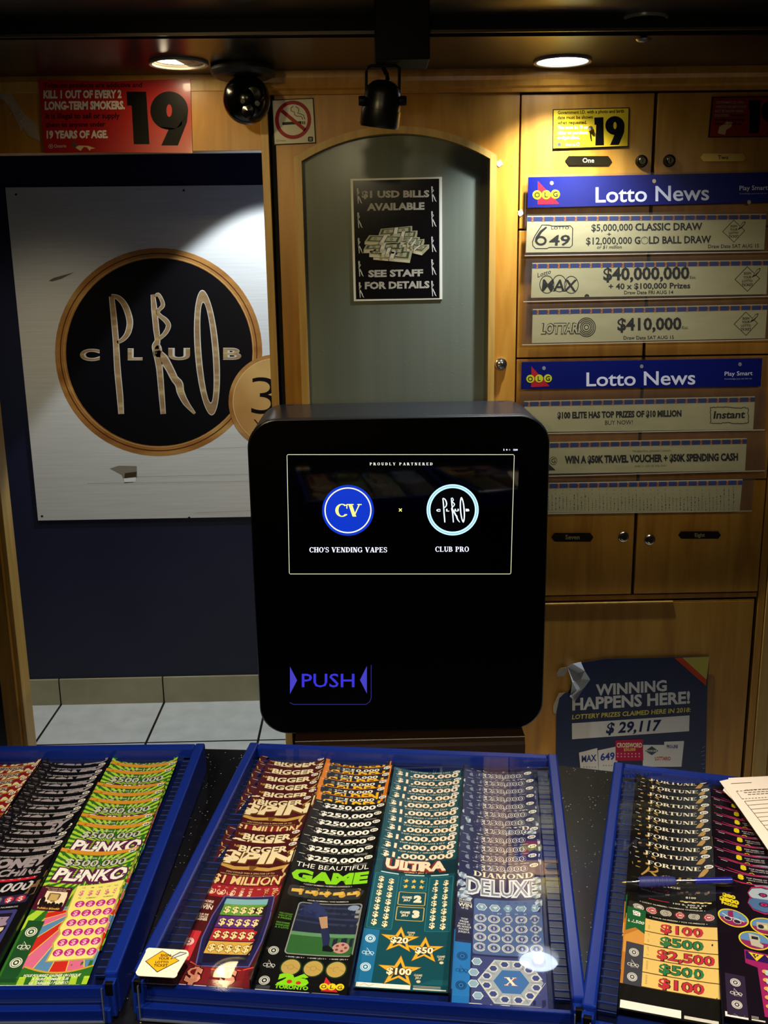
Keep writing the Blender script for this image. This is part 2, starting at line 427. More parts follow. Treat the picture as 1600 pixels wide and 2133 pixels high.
def wall_sheet(D, z=1, x0=0, y0=0, step=.00025):
    """printing in the coordinates of a photo crop (scale z, corner x0 y0) on the wall plane y = D"""
    return Sheet(lambda x, y, l: onY(x0 + x*z, y0 + y*z, D) + Vector((0, -step*l, 0)))
def board(sh, pts, m, th, side=None):
    """a real board behind the printing: polygon in the sheet's own coordinates, TH thick"""
    sh.prism([sh.P(x, y, 0) for x, y in pts], (0, th, 0), m, side)

# ================================================================== SETTING
WY = 2.5            # front of the cabinet wall
HY = 3.64           # back wall of the passage
def struct(name, mb, **k):
    o = mb.build(name, **k); o['kind'] = 'structure'; return o
b = MB(); b.box(-2.2, 1.8, -.8, HY + .1, -.06, 0, FLOOR_TILE); struct('floor', b)
b = MB(); b.box(-2.2, .0, HY, HY + .1, 0, 2.45, NAVY); struct('wall_back', b)
# skirting tiles of the passage, seams carried on from the floor
b = MB(); k = SEAM_X - 3*TILE_W
for i in range(9):
    b.box(k + i*TILE_W + .0025, k + (i+1)*TILE_W - .0025, HY - .011, HY, 0, .105, TILE_EDGE)
b.box(-2.2, 0, HY - .004, HY, 0, .103, GAP)
struct('baseboard_back', b, bevel=.0015)
b = MB(); b.box(-2.2, .0, WY + .06, HY + .1, 2.30, 2.5, CEIL); b.box(-2.3, -2.2, WY, HY + .1, 0, 2.5, NAVY)
struct('wall_passage', b)
b = MB(); b.box(-.205, -.12, WY + .03, HY, 0, 2.42, NAVY); struct('wall_side', b)
# header over the doorway
hz = onY(300, 316, WY).z
b = MB(); b.box(-2.2, -.229, WY, WY + .05, hz, 2.12, WOOD); b.box(-2.2, -.229, WY + .05, WY + .06, hz, 2.5, NAVY)
b.box(-2.2, -.229, WY - .0018, WY, 2.035, 2.06, WOOD_PALE)
struct('trim_1', b, bevel=.001)
# left jamb and the dark glossy unit beside it
b = MB(); b.box(-.975, -.936, WY - .01, WY + .02, 0, hz, WOOD); b.box(-.936, -.925, WY + .004, WY + .07, 0, hz, WOOD_PALE)
struct('trim_2', b, bevel=.0015)
DARK_REFL = noise_mat('dark gloss with painted reflections', [(.3, '#160806'), (.62, '#2a0e08'), (.8, '#4a1a0a')], 9, (1, 1, 14), .22, 4, .6)  # reddish reflections on the gloss are put into the colour as bands
b = MB(); b.box(-2.2, -.975, WY - .004, WY + .03, 0, hz, DARK_REFL); struct('wall_left', b)
# the post between doorway and door
b = MB(); b.box(-.230, -.212, WY - .012, WY + .04, 0, 2.03, WOOD_PALE); b.box(-.212, -.1975, WY + .012, WY + .03, 0, 2.03, GAP)
b.box(-.2295, -.213, WY - .004, WY + .02, 1.93, 2.03, WOOD)
struct('trim_3', b, bevel=.001)
# crown moulding under the soffit
prof = [(0, 2.024), (-.012, 2.024), (-.014, 2.032), (-.022, 2.036), (-.026, 2.048), (-.034, 2.056), (-.036, 2.071), (0, 2.071)]
b = MB(); b.prism([(-.226, WY + y, z) for y, z in prof], (1.75, 0, 0), WOOD)
struct('trim_4', b)
# ceiling over the counter, soffit over the cabinets with two holes for its downlights
SOF, CEI = 2.071, 2.106
E0, E1 = onZ(-300, 80, SOF), onZ(1900, 73, SOF)
LA, LB = Vector((-.388, 2.353)), Vector((.447, 2.374))
b = MB()
b.add([(-2.2, -.8, CEI), (1.8, -.8, CEI), (1.8, E1.y, CEI), (-2.2, E0.y, CEI)], [(0, 1, 2, 3)], CEIL)
b.box(-2.2, 1.8, -.8, 2.7, 2.5, 2.54, CEIL)
struct('ceiling', b)
def circ(c, r, n=28): return [Vector((c.x + r*cos(2*pi*k/n), c.y + r*sin(2*pi*k/n), SOF)) for k in range(n)]
outer = [Vector((-2.2, E0.y, SOF)), Vector((1.8, E1.y, SOF)), Vector((1.8, WY + .05, SOF)), Vector((-2.2, WY + .05, SOF))]
loops = [outer, list(reversed(circ(LA, .054))), list(reversed(circ(LB, .054)))]
b = MB(); b.add(sum(loops, []), [tuple(t) for t in tessellate_polygon(loops)], CEIL)
b.add([(-2.2, E0.y, SOF), (1.8, E1.y, SOF), (1.8, E1.y, CEI), (-2.2, E0.y, CEI)], [(0, 1, 2, 3)], GAP)
b.box(-2.2, 1.8, E0.y - .006, E0.y - .001, SOF - .002, SOF + .003, mat('#5a4a30', .3, name='soffit edge strip'))
b.add([(-2.2, E0.y, 2.22), (1.8, E1.y, 2.22), (1.8, WY + .05, 2.22), (-2.2, WY + .05, 2.22)], [(0, 1, 2, 3)], GAP)
struct('soffit', b)
# wall behind cabinets, right end, and the wood below
b = MB(); b.box(-.12, 1.8, WY + .052, WY + .1, 0, 2.5, GAP); struct('wall_right', b)

# door with the arched grey panel
door = thing('door_1', None, None, (0, 0, 0), kind='structure')
fx0, fx1 = -.155, .3195           # outer edges of the arched frame
zl, zr, zt = 1.886, 1.889, 1.953
def arch(x0, x1, zs, ztop, n=24):
    c = (x1-x0)/2; h = ztop - zs; R = (c*c + h*h)/(2*h); xm = (x0+x1)/2; a = math.asin(c/R)
    return [(xm + R*sin(-a + 2*a*k/n), ztop - R + R*cos(-a + 2*a*k/n)) for k in range(n+1)]
A = arch(fx0, fx1, zl, zt); Ai = arch(fx0 + .0175, fx1 - .0155, zl - .008, zt - .0165)
b = MB()                         # slab = stiles + top rail above the arch
b.box(-.1965, fx0, WY, WY + .04, .06, 2.024, WOOD); b.box(fx1, .3735, WY, WY + .04, .06, 2.024, WOOD)
for i in range(len(A)-1):
    p, q = A[i], A[i+1]
    b.add([(p[0], WY, p[1]), (q[0], WY, q[1]), (q[0], WY, 2.024), (p[0], WY, 2.024)], [(0, 1, 2, 3)], WOOD)
b.box(fx0, fx1, WY, WY + .04, .06, .50, WOOD)
b.build('door_slab', door)
b = MB(); b.box(fx0, fx1, WY + .010, WY + .03, .5, 2.0, PANEL)
sc = Sheet(lambda x, y, l: (x, WY + .0097, y)); scr = mat('#8a8e88', .5, name='adhesive scuff')
for cx, cz, n in ((.245, 1.45, 16), (.24, 1.545, 10), (-.09, 1.435, 12), (.10, 1.48, 7), (.2, 1.38, 9), (.17, 1.335, 10), (.05, 1.415, 6), (.13, 1.4, 6)):
    for i in range(n):
        x, z = cx + random.uniform(-.03, .03), cz + random.uniform(-.018, .018); a = random.uniform(0, pi)
        l_ = random.uniform(.001, .006); sc.line([(x, z), (x + l_*cos(a), z + l_*sin(a)*.6)], .0006, scr)
b.v, nb = b.v, len(b.v)
for f_, m_ in zip(sc.f, sc.m): b.f.append([i + nb for i in f_]); b.m.append(b.mi(sc.mats[m_]))
b.v += [tuple(p) for p in sc.v]
b.build('door_panel', door)
b = MB()
for o_, i_ in ((A, Ai),):
    pts_o = [(fx0, .5)] + o_ + [(fx1, .5)]; pts_i = [(fx0 + .0175, .5)] + i_ + [(fx1 - .0155, .5)]
    f_, bk = WY - .016, WY + .012
    for k in range(len(pts_o)-1):
        a, c, d, e = pts_o[k], pts_o[k+1], pts_i[k+1], pts_i[k]
        b.add([(a[0], f_, a[1]), (c[0], f_, c[1]), (d[0], f_, d[1]), (e[0], f_, e[1])], [(0, 1, 2, 3)], WOOD_PALE)
        b.add([(a[0], f_, a[1]), (c[0], f_, c[1]), (c[0], bk, c[1]), (a[0], bk, a[1])], [(0, 1, 2, 3)], WOOD)
        b.add([(e[0], f_, e[1]), (d[0], f_, d[1]), (d[0], bk, d[1]), (e[0], bk, e[1])], [(0, 1, 2, 3)], WOOD_PALE)
b.build('arched_frame', door)
def lock_mb(c, r, m=CHROME):
    b = MB(); M = Matrix.Translation(c) @ Matrix.Rotation(pi/2, 4, 'X')
    b.lathe([(r, 0), (r, .003), (r*.93, .006), (r*.78, .007), (r*.74, .0045), (r*.66, .0045), (r*.62, .011), (r*.5, .0125), (0, .0125)], m, M, 28)
    b.box(-r*.09, r*.09, -.0132, -.012, -r*.34, r*.34, GAP, Matrix.Translation(c))
    return b
lock_mb(onY(1043, 758, WY), .0155).build('lock', door, smooth=40)

# ================================================================== CABINETS
cab = thing('locker_cabinet', 'tall maple locker cabinet with eight small numbered doors and a plain base panel', 'cabinet', (0, 0, 0))
CX0, CXM, CX1 = .3775, .6925, 1.0225
zrows = [2.022, onY(1200, 477, WY).z, onY(1200, 745, WY).z, onY(1450, 1001, WY).z, onY(1250, 1240, WY).z]
b = MB(); b.box(.3745, 1.45, WY + .018, WY + .045, .02, 2.024, GAP)
b.box(CX1 + .004, 1.045, WY + .002, WY + .03, .02, 2.024, WOOD); b.box(1.047, 1.085, WY - .004, WY + .03, .02, 2.024, WOOD_PALE); b.box(1.087, 1.45, WY, WY + .03, .02, 2.024, WOOD)
b.box(CX0, CX1, WY + .003, WY + .03, zrows[4] - .014, zrows[4] - .002, WOOD)
b.build('carcass', cab, bevel=.001)
WORDS = ['One', 'Two', 'Three', 'Four', 'Five', 'Six', 'Seven', 'Eight']
plates = {0: ((755, 948, 650, 688), (.5, 800, 0), BRASS_DARK), 1: ((1318, 1508, 640, 672), (.5, 800, 0), BRASS),  # plate Two: the light it reflects is put into a brighter brass colour
          6: ((263, 523, 1127, 1180), (.3375, 1060, 730), BRASS_DARK), 7: ((1048, 1310, 1118, 1162), (.3375, 1060, 730), BRASS_DARK)}
locks = {0: (1336, 336), 1: (1394, 335), 6: (1298, 1117), 7: (1353, 1123)}
for r in range(4):
    for c in range(2):
        i = r*2 + c
        x0, x1 = (CX0, CXM - .004) if c == 0 else (CXM + .004, CX1)
        b = MB(); b.box(x0, x1, WY, WY + .018, zrows[r+1] + .0022, zrows[r] - .0022, WOOD)
        d = b.build('door', cab, bevel=.0012)
        if i in plates:
            (a0, a1, b0, b1), (z_, ox, oy), pm = plates[i]
            sh = wall_sheet(WY - .0025, z_, ox, oy, .0002); e = (b1-b0)*.38
            board(sh, [(a0+e, b0), (a1-e, b0), (a1-e*.6, b0+e*.5), (a1, (b0+b1)/2), (a1-e*.6, b1-e*.5), (a1-e, b1), (a0+e, b1), (a0+e*.6, b1-e*.5), (a0, (b0+b1)/2), (a0+e*.6, b0+e*.5)], pm, .0024)
            sh.text(WORDS[i], (a0+a1)/2, b1 - (b1-b0)*.28, (b1-b0)*.5, mat('#151008', .6, name='engraving') if i == 1 else mat('#a09270', .5, name='pale engraving'), 1, al='c', bold=.02)
            sh.build('name_plate', d)['label'] = ('bright brass name plate' if i == 1 else 'dark brass name plate')
        if i in locks:
            p = onY(*locks[i], WY); lock_mb(p, .0145, CHROME if i > 5 else BRASS_DARK).build('lock', d, smooth=40)
b = MB(); b.box(CX0, 1.0165, WY + .002, WY + .018, .03, zrows[4] - .020, WOOD)
b.box(CX0, 1.0165, WY + .0005, WY + .0015, .03, zrows[4] - .024, WOOD)
b.box(CX0, .80, WY - .004, WY + .016, zrows[4] - .023, zrows[4] - .0195, WOOD_PALE)
b.build('base_panel', cab, bevel=.001)

# ================================================================== COUNTER
CT = .88
b = MB()
cp = [Vector((x_, y_, CT)) for x_, y_ in ((-2.0, .893), (-.27, .892), (.2, .822), (.65, .682), (1.7, .357))] + [onZ(1700, 1700, CT), onZ(1275, 1607, CT), onZ(1168, 1595, CT), onZ(840, 1572, CT), onZ(515, 1562, CT), onZ(426, 1560, CT), Vector((-2.0, onZ(426, 1560, CT).y + .01, CT))]
b.prism(cp, (0, 0, -.04), GRANITE)
counter = thing('counter', 'black speckled granite counter carrying the three blue ticket cases', 'counter', (0, .9, 0))
def under(o, par):
    o.parent = par; o.matrix_parent_inverse = Matrix.Translation(par.location).inverted(); return o
under(b.build('counter_top', bevel=.003), counter)
b = MB(); b.prism([Vector((p.x*.995, p.y - (.03 if i_ > 4 else -.012), CT - .04)) for i_, p in enumerate(cp)], (0, 0, -(CT - .041)), mat('#06081a', .5, 0, .3, name='counter carcass'))
under(b.build('counter_base'), counter)

# ================================================================== VENDING KIOSK
KY = 2.24
kx0, kx1, kz0, kz1 = -.266, .416, .543, 1.309
def round_rect_xz(x0, x1, z0, z1, rt, rb, n=10):
    P = []
    for cx, cz, a, r in ((x1-rt, z1-rt, 0, rt), (x0+rt, z1-rt, 90, rt), (x0+rb, z0+rb, 180, rb), (x1-rb, z0+rb, 270, rb)):
        for k in range(n+1):
            t = radians(a + 90*k/n); P.append((cx + r*cos(t), cz + r*sin(t)))
    return P
kiosk = thing('vending_kiosk', 'large black wall-mounted vending kiosk with a lit screen and a glowing push flap', 'vending machine', ((kx0+kx1)/2, KY, kz0))
def K(p): return Vector(p) - Vector(((kx0+kx1)/2, KY, kz0))
b = MB(); P = round_rect_xz(kx0, kx1, kz0, kz1, .066, .068)
n = len(P)
def loop(inset, y):
    cx, cz = (kx0+kx1)/2, (kz0+kz1)/2
    return [K((x - inset*(1 if x > cx else -1)*min(1, abs(x-cx)/.2), y, z - inset*(1 if z > cz else -1)*min(1, abs(z-cz)/.2))) for x, z in P]
rings = [loop(.0, WY - .012), loop(0, KY + .022), loop(.0015, KY + .0205), loop(.0015, KY + .018), loop(0, KY + .0165), loop(0, KY + .003), loop(.0012, KY + .0008), loop(.003, KY)]
vs = sum(rings, []); fs = []
for r in range(len(rings)-1):
    fs += [(r*n+i, r*n+(i+1) % n, (r+1)*n+(i+1) % n, (r+1)*n+i) for i in range(n)]
b.add(vs, fs, SATIN)
b.add(rings[0], [tuple(range(n))], SATIN)
for lx in (583 + 25, 1044):
    q = onZ(lx, 837.5, kz1); b.box(q.x - .008, q.x + .008, WY - .035, WY - .028, kz1 - .001, kz1 + .0004, GAP, Matrix.Translation(-Vector(((kx0+kx1)/2, KY, kz0))))
b.build('body', kiosk, smooth=35)
b = MB(); b.add(rings[-1], [tuple(range(n))], mat('#010102', .55, 0, .06, name='matt black front'))
b.build('front_panel', kiosk)
def kiosk_sheet(z, x0, y0, off=.0005, step=.00012):
    return Sheet(lambda x, y, l: K(onY(x0 + x*z, y0 + y*z, KY - off - step*l)))
ZS = (.325, 580, 920)
sh = kiosk_sheet(*ZS)
SCREEN = mat('#030408', .04, 0, .5, name='screen glass')
board(sh, [(40, 45), (1545, 45), (1517, 862), (44, 862)], SCREEN, .0004)
wht, crm, yel = glow('#dfe4ff', 1.0), glow('#e2e2c0', .8), glow('#f0f070', 1.0)
sh.line([(55 + 6, 83), (1506, 83), (1512, 89), (1490, 842), (1484, 848), (75, 848), (70, 842), (55, 89)], 3.6, glow('#cfd0ac', .8), 1, True)
sh.serif('PROUDLY PARTNERED', 585, 151, 17, glow('#e6e6d8', .9), 1, w=404, sp=.42)
sh.disc(446, 440, 166, 163, glow('#0a2fb0', .8), 1, 48); sh.ring(446, 440, 151, 147, 8, crm, 2, 56)
sh.serif('CV', 362, 480, 80, yel, 3, w=170, sp=-.06)
sh.line([(773, 429), (791, 447)], 5, yel, 1); sh.line([(791, 429), (773, 447)], 5, yel, 1)
sh.disc(1117, 437, 167, 164, glow('#a8d8f0', 1.0), 1, 48); sh.disc(1117, 437, 143, 140, glow('#010103', .2), 2, 48); sh.ring(1117, 437, 157, 154, 3, glow('#1c5fa0', .8), 2, 56)
LOGO_GOLD = None
def spl(pts, w, k=6):
    n = len(pts); w = w if isinstance(w, list) else [w]*n; P, W = [], []
    for i in range(n-1):
        p0, p1, p2, p3 = pts[max(i-1, 0)], pts[i], pts[i+1], pts[min(i+2, n-1)]
        for j in range(k):
            t = j/k
            P.append(tuple(.5*(2*b_ + (c_-a_)*t + (2*a_ - 5*b_ + 4*c_ - d_)*t*t + (3*b_ - a_ - 3*c_ + d_)*t**3) for a_, b_, c_, d_ in zip(p0, p1, p2, p3)))
            W.append(w[i] + (w[i+1]-w[i])*t)
    return P + [pts[-1]], W + [w[-1]]
def figure_R(sh, f, m, lay, wk=1.0):
    """the long-legged R of the emblem; f maps emblem coordinates to the sheet"""
    def L(pts, w):
        P, W = spl(pts, w); sh.line([f(*p) for p in P], [q*wk for q in W], m, lay)
    L([(822, 680), (830, 760), (840, 860), (847, 925), (838, 958), (846, 1000), (858, 1080), (868, 1200), (878, 1322)], [18, 26, 26, 24, 34, 34, 28, 26, 22])
    L([(830, 690), (850, 680), (868, 705), (876, 738), (858, 760), (846, 775), (862, 795), (892, 820), (906, 848), (890, 885), (858, 918)], [8, 16, 16, 18, 16, 18, 18, 22, 22, 20, 14])
    L([(850, 985), (880, 1025), (912, 1078), (938, 1130), (962, 1160), (972, 1205), (1000, 1262), (1048, 1320)], [20, 40, 34, 32, 36, 32, 26, 10])
    q = f(848, 985); sh.disc(q[0], q[1], 19*wk, 34*wk, m, lay, 20)
def emblem(sh, f, sc, m, lay, ow=0):
    k = 1 + ow
    for pts, w in (([(600, 690), (612, 800), (624, 940), (632, 1080), (645, 1220), (652, 1322)], [22, 26, 26, 28, 28, 24]),
                   ([(598, 686), (640, 700), (675, 745), (698, 820), (690, 880), (664, 918), (630, 938)], [14, 22, 27, 28, 26, 20, 14])):
        P, W = spl(pts, w); sh.line([f(*p) for p in P], [q*sc*k for q in W], m, lay)
    figure_R(sh, f, m, lay, sc*k)
    g = 3.5*ow/.28 if ow > 0 else -2
    q = f(1113, 992); sh.ring(q[0], q[1], (62 + g)*sc, (334 + g)*sc, (62 + 2*g)*sc, m, lay, 48, tx=(29 + 2*g)*sc, k=.075)
def club(sh, f, m, lay, sc, bold=.045):
    for ch, xa, xb, yb in (('C', 430, 537, 1032), ('L', 687, 767, 1029), ('U', 905, 1022, 1027), ('B', 1200, 1298, 1026)):
        p, q = f(xa, yb), f(xb, yb - 56)
        sh.text(ch, p[0], p[1], abs(p[1]-q[1]), m, lay, w=abs(q[0]-p[0]), bold=bold, res=5)
ke = 140/557*.97
fe = lambda x, y: (1117 + (x - 858)*ke, 437 + (y - 992)*ke)
emblem(sh, fe, ke, glow('#d8f2ff', 1.0), 3, .15); club(sh, fe, glow('#d8f2ff', 1.0), 3, ke, .07)
sh.serif("CHO'S VENDING VAPES", 198, 709, 32, wht, 1, w=500, sp=.03); sh.serif('CLUB PRO', 1005, 705, 32, wht, 1, w=217, sp=.03)
sh.rect(1443, 46, 1448, 58, wht, 1); sh.disc(1464, 52, 5, 5, wht, 1, 8); sh.ring(1482, 52, 5, 5, 3, glow('#8890a8', .7), 1, 10)
sh.text('12:04', 1506, 57, 10, wht, 1, w=28, bold=.03)
sh.build('screen', kiosk)
ZP = (.425, 500, 820)
sh = kiosk_sheet(*ZP)
violet = glow('#3a36d8', .55); dim = glow('#4844a8', .22)
board(sh, rr_pts(230, 1290, 645, 1525, 34), mat('#07060c', .16, 0, .5, name='smoked flap'), .0004)
sh.line([(643, 1330), (643, 1490), (636, 1510), (618, 1523), (262, 1523), (244, 1514)], 3, glow('#3a3890', .4), 1)
sh.text('PUSH', 303, 1438, 65, violet, 1, w=258, bold=.006)
for q in ([(245, 1338), (280, 1405), (245, 1472)], [(622, 1335), (588, 1403), (622, 1470)]): sh.raw(q, glow('#4a46d0', .5), 1)
tag(sh.build('push_flap', kiosk), 'smoked flap with glowing violet letters')
# the moulded wooden ledge under it
lx0, lx1 = onY(614, 1540, 2.2).x, onY(1094, 1540, 2.2).x
b = MB(); z0 = .541
pr = [(WY - .005, z0), (2.205, z0), (2.203, z0 - .012), (2.196, z0 - .018), (2.196, z0 - .06), (WY - .005, z0 - .06)]
b.prism([(lx0, y, z) for y, z in pr], (lx1 - lx0, 0, 0), WOOD_DARK)
b.box(lx0, lx1 + .004, 2.19, WY - .005, z0 - .1, z0 - .06, WOOD_DARK)
tag(b.build('wooden_ledge', bevel=.002), 'dark moulded wooden ledge right under the black kiosk', 'ledge')

# ================================================================== POSTER IN THE PASSAGE
sh = wall_sheet(HY - .008, .3875, 0, 350, .0003)
PW = noise_mat('white corrugated board', [(.35, '#cfcdc8'), (.7, '#dad8d2')], 5, (1, 1, 40), .42, 5, .4, .03)
GOLD = noise_mat('printed bronze', [(.3, '#8a5424'), (.55, '#b07a3c'), (.8, '#caa05c')], 4, (1, 1, 3), .4, 4)
GOLD2 = noise_mat('printed gold letters', [(.3, '#8a6a48'), (.55, '#a08058'), (.75, '#c8b078')], 9, (1, 1, 5), .4, 4)
DK = ink('#09080d')
board(sh, [(28, 105), (1740, 88), (1728, 1868), (205, 1895)], PW, .0075)
cx, cy, r = 853, 989, 557
sh.disc(cx, cy, r, 559, GOLD, 1, 72); sh.ring(cx, cy, r-26, 559-26, 5, ink('#5a2c12'), 2, 72); sh.ring(cx, cy, r-46, 559-46, 3, ink('#d8a868'), 2, 72)
sh.disc(cx + 3, cy, r - 56, 504, DK, 3, 72)
f0 = lambda x, y: (x, y)
OUT = ink('#cfc6b8')
emblem(sh, f0, 1, OUT, 4, .28); emblem(sh, f0, 1, GOLD2, 5, -.05)
club(sh, f0, OUT, 4, 1, .055); club(sh, f0, GOLD2, 5, 1, .01)
sh.disc(1482, 1255, 253, 253, GOLD, 6, 56); sh.disc(1482, 1255, 232, 234, noise_mat('printed gold coin', [(.3, '#a86a34'), (.7, '#d8b068')], 2.5, (1, 1, 1), .4, 3), 7, 56); sh.ring(1482, 1255, 230, 232, 3, ink('#e0c088'), 8, 56)
sh.text('3', 1350, 1322, 200, DK, 8, w=135, bold=-.012, res=10); sh.text('Y', 1365, 1405, 55, DK, 8, bold=-.01)
# damage: torn hole with a white flap, a smudge, dents as painted shade and highlight lines, and pin heads
sh.poly([(590, 1615), (640, 1600), (735, 1602), (738, 1660), (715, 1690), (670, 1695), (655, 1650)], ink('#8d8474'), 1)
sh.poly([(672, 1640), (735, 1632), (732, 1662), (668, 1668)], ink('#4a3a28'), 2); sh.poly([(664, 1668), (732, 1660), (728, 1686), (668, 1688)], ink('#f4f4f0'), 2)
sh.poly([(262, 606), (290, 590), (400, 560), (330, 596), (280, 610)], ink('#6e6658'), 1)
for x, y in ((86, 142), (988, 120), (226, 1872), (1017, 1880)): sh.disc(x, y, 7, 6, ink('#2a2620'), 1, 10)
for x0_, x1_, y_ in ((740, 1340, 1653), (470, 1340, 1690), (1060, 1345, 1505), (1050, 1345, 1848)):
    sh.line([(x0_, y_ + 6), (x1_, y_ - 6)], 3, ink('#b8b4ae'), 1); sh.line([(x0_, y_ + 10), (x1_, y_ - 2)], 3, ink('#f0efec'), 1)
tag(sh.build('advertising_poster'), 'big white board with a round black and gold emblem on the navy passage wall', 'poster')

# ================================================================== SIGNS
RED = mat('#b01818', .3, 0, .5, .2, name='red vinyl')
BLKI, WHTI = ink('#040303'), ink('#e8dccb')
def nine(sh, cx, cy, rx, ry, hx, hy, tail, m, lay):
    sh.ring(cx, cy, rx, ry, ry - hy, m, lay, 40, tx=rx - hx); sh.poly(tail, m, lay)
# red tobacco sign on the header
sh = wall_sheet(WY - .004, .2625, 0, 160)
board(sh, [(303, 22), (900, 36), (1510, 14), (1527, 605), (900, 598), (352, 606)], RED, .0035)
BL2 = ink('#1a0606')
sh.text('Tobacco products are addictive and', 345, 85, 36, BL2, 1, w=782, bold=.02, rise=-3)
sh.text('KILL 1 OUT OF EVERY 2', 345, 169, 58, WHTI, 1, w=620, bold=.05, rise=-3)
sh.text('LONG-TERM SMOKERS.', 355, 259, 60, WHTI, 1, w=637, bold=.05, rise=-5)
sh.text('It is illegal to sell or supply', 362, 331, 42, BL2, 1, w=588, bold=.02, rise=-3)
sh.text('them to anyone under', 366, 400, 38, BL2, 1, w=470, bold=.02, rise=-7)
sh.text('19 YEARS OF AGE.', 370, 487, 56, WHTI, 1, w=487, bold=.05, rise=-4)
sh.text('Ontario', 430, 563, 26, WHTI, 1, w=96, rise=-3); sh.ring(403, 552, 18, 18, 3, WHTI, 1, 20); sh.raw([(394, 546), (412, 546), (403, 561)], WHTI, 1)
sh.rrect(570, 518, 605, 560, 6, ink('#57544c'), 1)
sh.poly([(1005, 118), (1160, 118), (1187, 535), (1062, 535), (1045, 228), (1010, 228)], BLKI, 1)
nine(sh, 1343, 268, 150, 152, 22, 50, [(1262, 396), (1400, 410), (1492, 280), (1484, 360), (1412, 545), (1280, 545), (1338, 418)], BLKI, 1)
sh.poly([(598, 560), (625, 545), (700, 548), (757, 568), (722, 572), (712, 588), (690, 560), (665, 556), (640, 588), (612, 572)], ink('#e0c690'), 1)
tag(sh.build('tobacco_sign'), 'red tobacco warning sign with a big black 19 on the wooden header over the passage', 'sign')
# old adhesive left on the header
sh = wall_sheet(WY - .0012, .2625, 0, 160)
b = MB(); pts = [(-60, 40), (40, 60), (95, 150), (180, 280), (280, 370), (320, 510), (290, 500), (230, 470), (180, 400), (165, 430), (120, 320), (40, 190), (-60, 150)]
b.prism([sh.P(x, y, 0) for x, y in pts], (0, .001, 0), TAPE)
for i in range(40):
    t = random.random(); x, y = -40 + 300*t + random.uniform(-70, 70)*t, 80 + 360*t + random.uniform(-50, 50)*t
    b.lathe([(.0, .003), (.0014, .0015), (.002, 0)], TAPE, Matrix.Translation(sh.P(x, y, 0)) @ Matrix.Rotation(pi/2, 4, 'X'), 6)
tag(b.build('adhesive_residue', smooth=60), 'streak of old clear adhesive on the wooden header beside the red sign', 'residue')
# no smoking
sh = wall_sheet(WY - .003, .275, 440, 130)
board(sh, [(455, 283), (775, 268), (795, 612), (475, 627)], ink('#16100c'), .0025)
sh.raw([(463, 290), (768, 276), (787, 605), (482, 619)], ink('#d8d2be'), 1)
NR = ink('#9a1c22')
sh.ring(620, 435, 137, 146, 28, NR, 3, 48, tx=27)
BK = ink('#100e0c')
sh.raw([(539, 454), (684, 445), (685, 467), (540, 475)], BK, 2); sh.raw([(690, 446), (698, 446), (699, 469), (691, 470)], BK, 2); sh.raw([(704, 446), (711, 446), (712, 468), (705, 469)], BK, 2)
sh.line([(534, 366), (712, 512)], 27, NR, 3)
sh.line([(640, 334), (662, 350), (664, 372), (652, 384), (672, 388), (700, 400), (710, 432)], 5, BK, 2)
sh.line([(622, 332), (604, 346), (606, 368), (630, 376), (632, 396), (650, 408), (680, 408), (690, 420), (694, 434)], 5, BK, 2)
sh.ring(503, 594, 9, 9, 2, BK, 2, 14); sh.text('Ontario', 517, 598, 11, BK, 2, w=49); sh.rrect(733, 562, 772, 600, 8, BK, 2)
for yy in (572, 580, 588): sh.rect(743, yy, 762, yy + 3, ink('#d8d2be'), 3)
tag(sh.build('no_smoking_sign'), 'square white no smoking sign with a crossed red ring at the door corner', 'sign')
# yellow I.D. sign
sh = wall_sheet(WY - .003, .5, 800, 0)
board(sh, [(704, 455), (1022, 447), (1018, 612), (702, 622)], BLKI, .0025)
sh.raw([(707, 459), (1019, 451), (1015, 608), (705, 618)], ink('#c9a51c'), 1)
for t_, x_, y_, w_, m_, rs in (('Government I.D. with a photo and birth', 724, 476, 276, BLKI, -7), ('date must be shown', 723, 497, 147, BLKI, -3), ('when requested.', 723, 518, 122, BLKI, -2),
                         ('You must be 19 or', 723, 538, 126, ink('#f2efe4'), -2), ('older to purchase', 723, 560, 126, ink('#f2efe4'), -2), ('e-cigarettes.', 723, 579, 92, ink('#f2efe4'), -1)):
    sh.text(t_, x_, y_, 13.5, m_, 2, w=w_, bold=.025, rise=rs)
sh.poly([(876, 490), (914, 488), (916, 605), (880, 606), (884, 520), (877, 520)], BLKI, 2)
nine(sh, 962, 523, 40, 39, 7, 15, [(940, 556), (972, 560), (1002, 530), (1000, 552), (978, 603), (942, 604), (960, 562)], BLKI, 2)
sh.text('Ontario', 755, 607, 9, ink('#f2efe4'), 2, w=42); sh.ring(808, 600, 7, 7, 2, ink('#f2efe4'), 2, 14); sh.rrect(723, 595, 737, 609, 4, ink('#3a4040'), 2)
tag(sh.build('identification_sign'), 'yellow I.D. sign with a big black 19 on the locker door marked One', 'sign')
b = lock_mb(onY(1229.5, 268, WY - .0035), .006); b.tube([onY(1229, 272, WY - .006), onY(1231, 290, WY - .006)], .0012, BRASS_DARK)
tag(b.build('door_pin', smooth=40), 'tiny metal pin pushed through the yellow I.D. sign', 'pin')
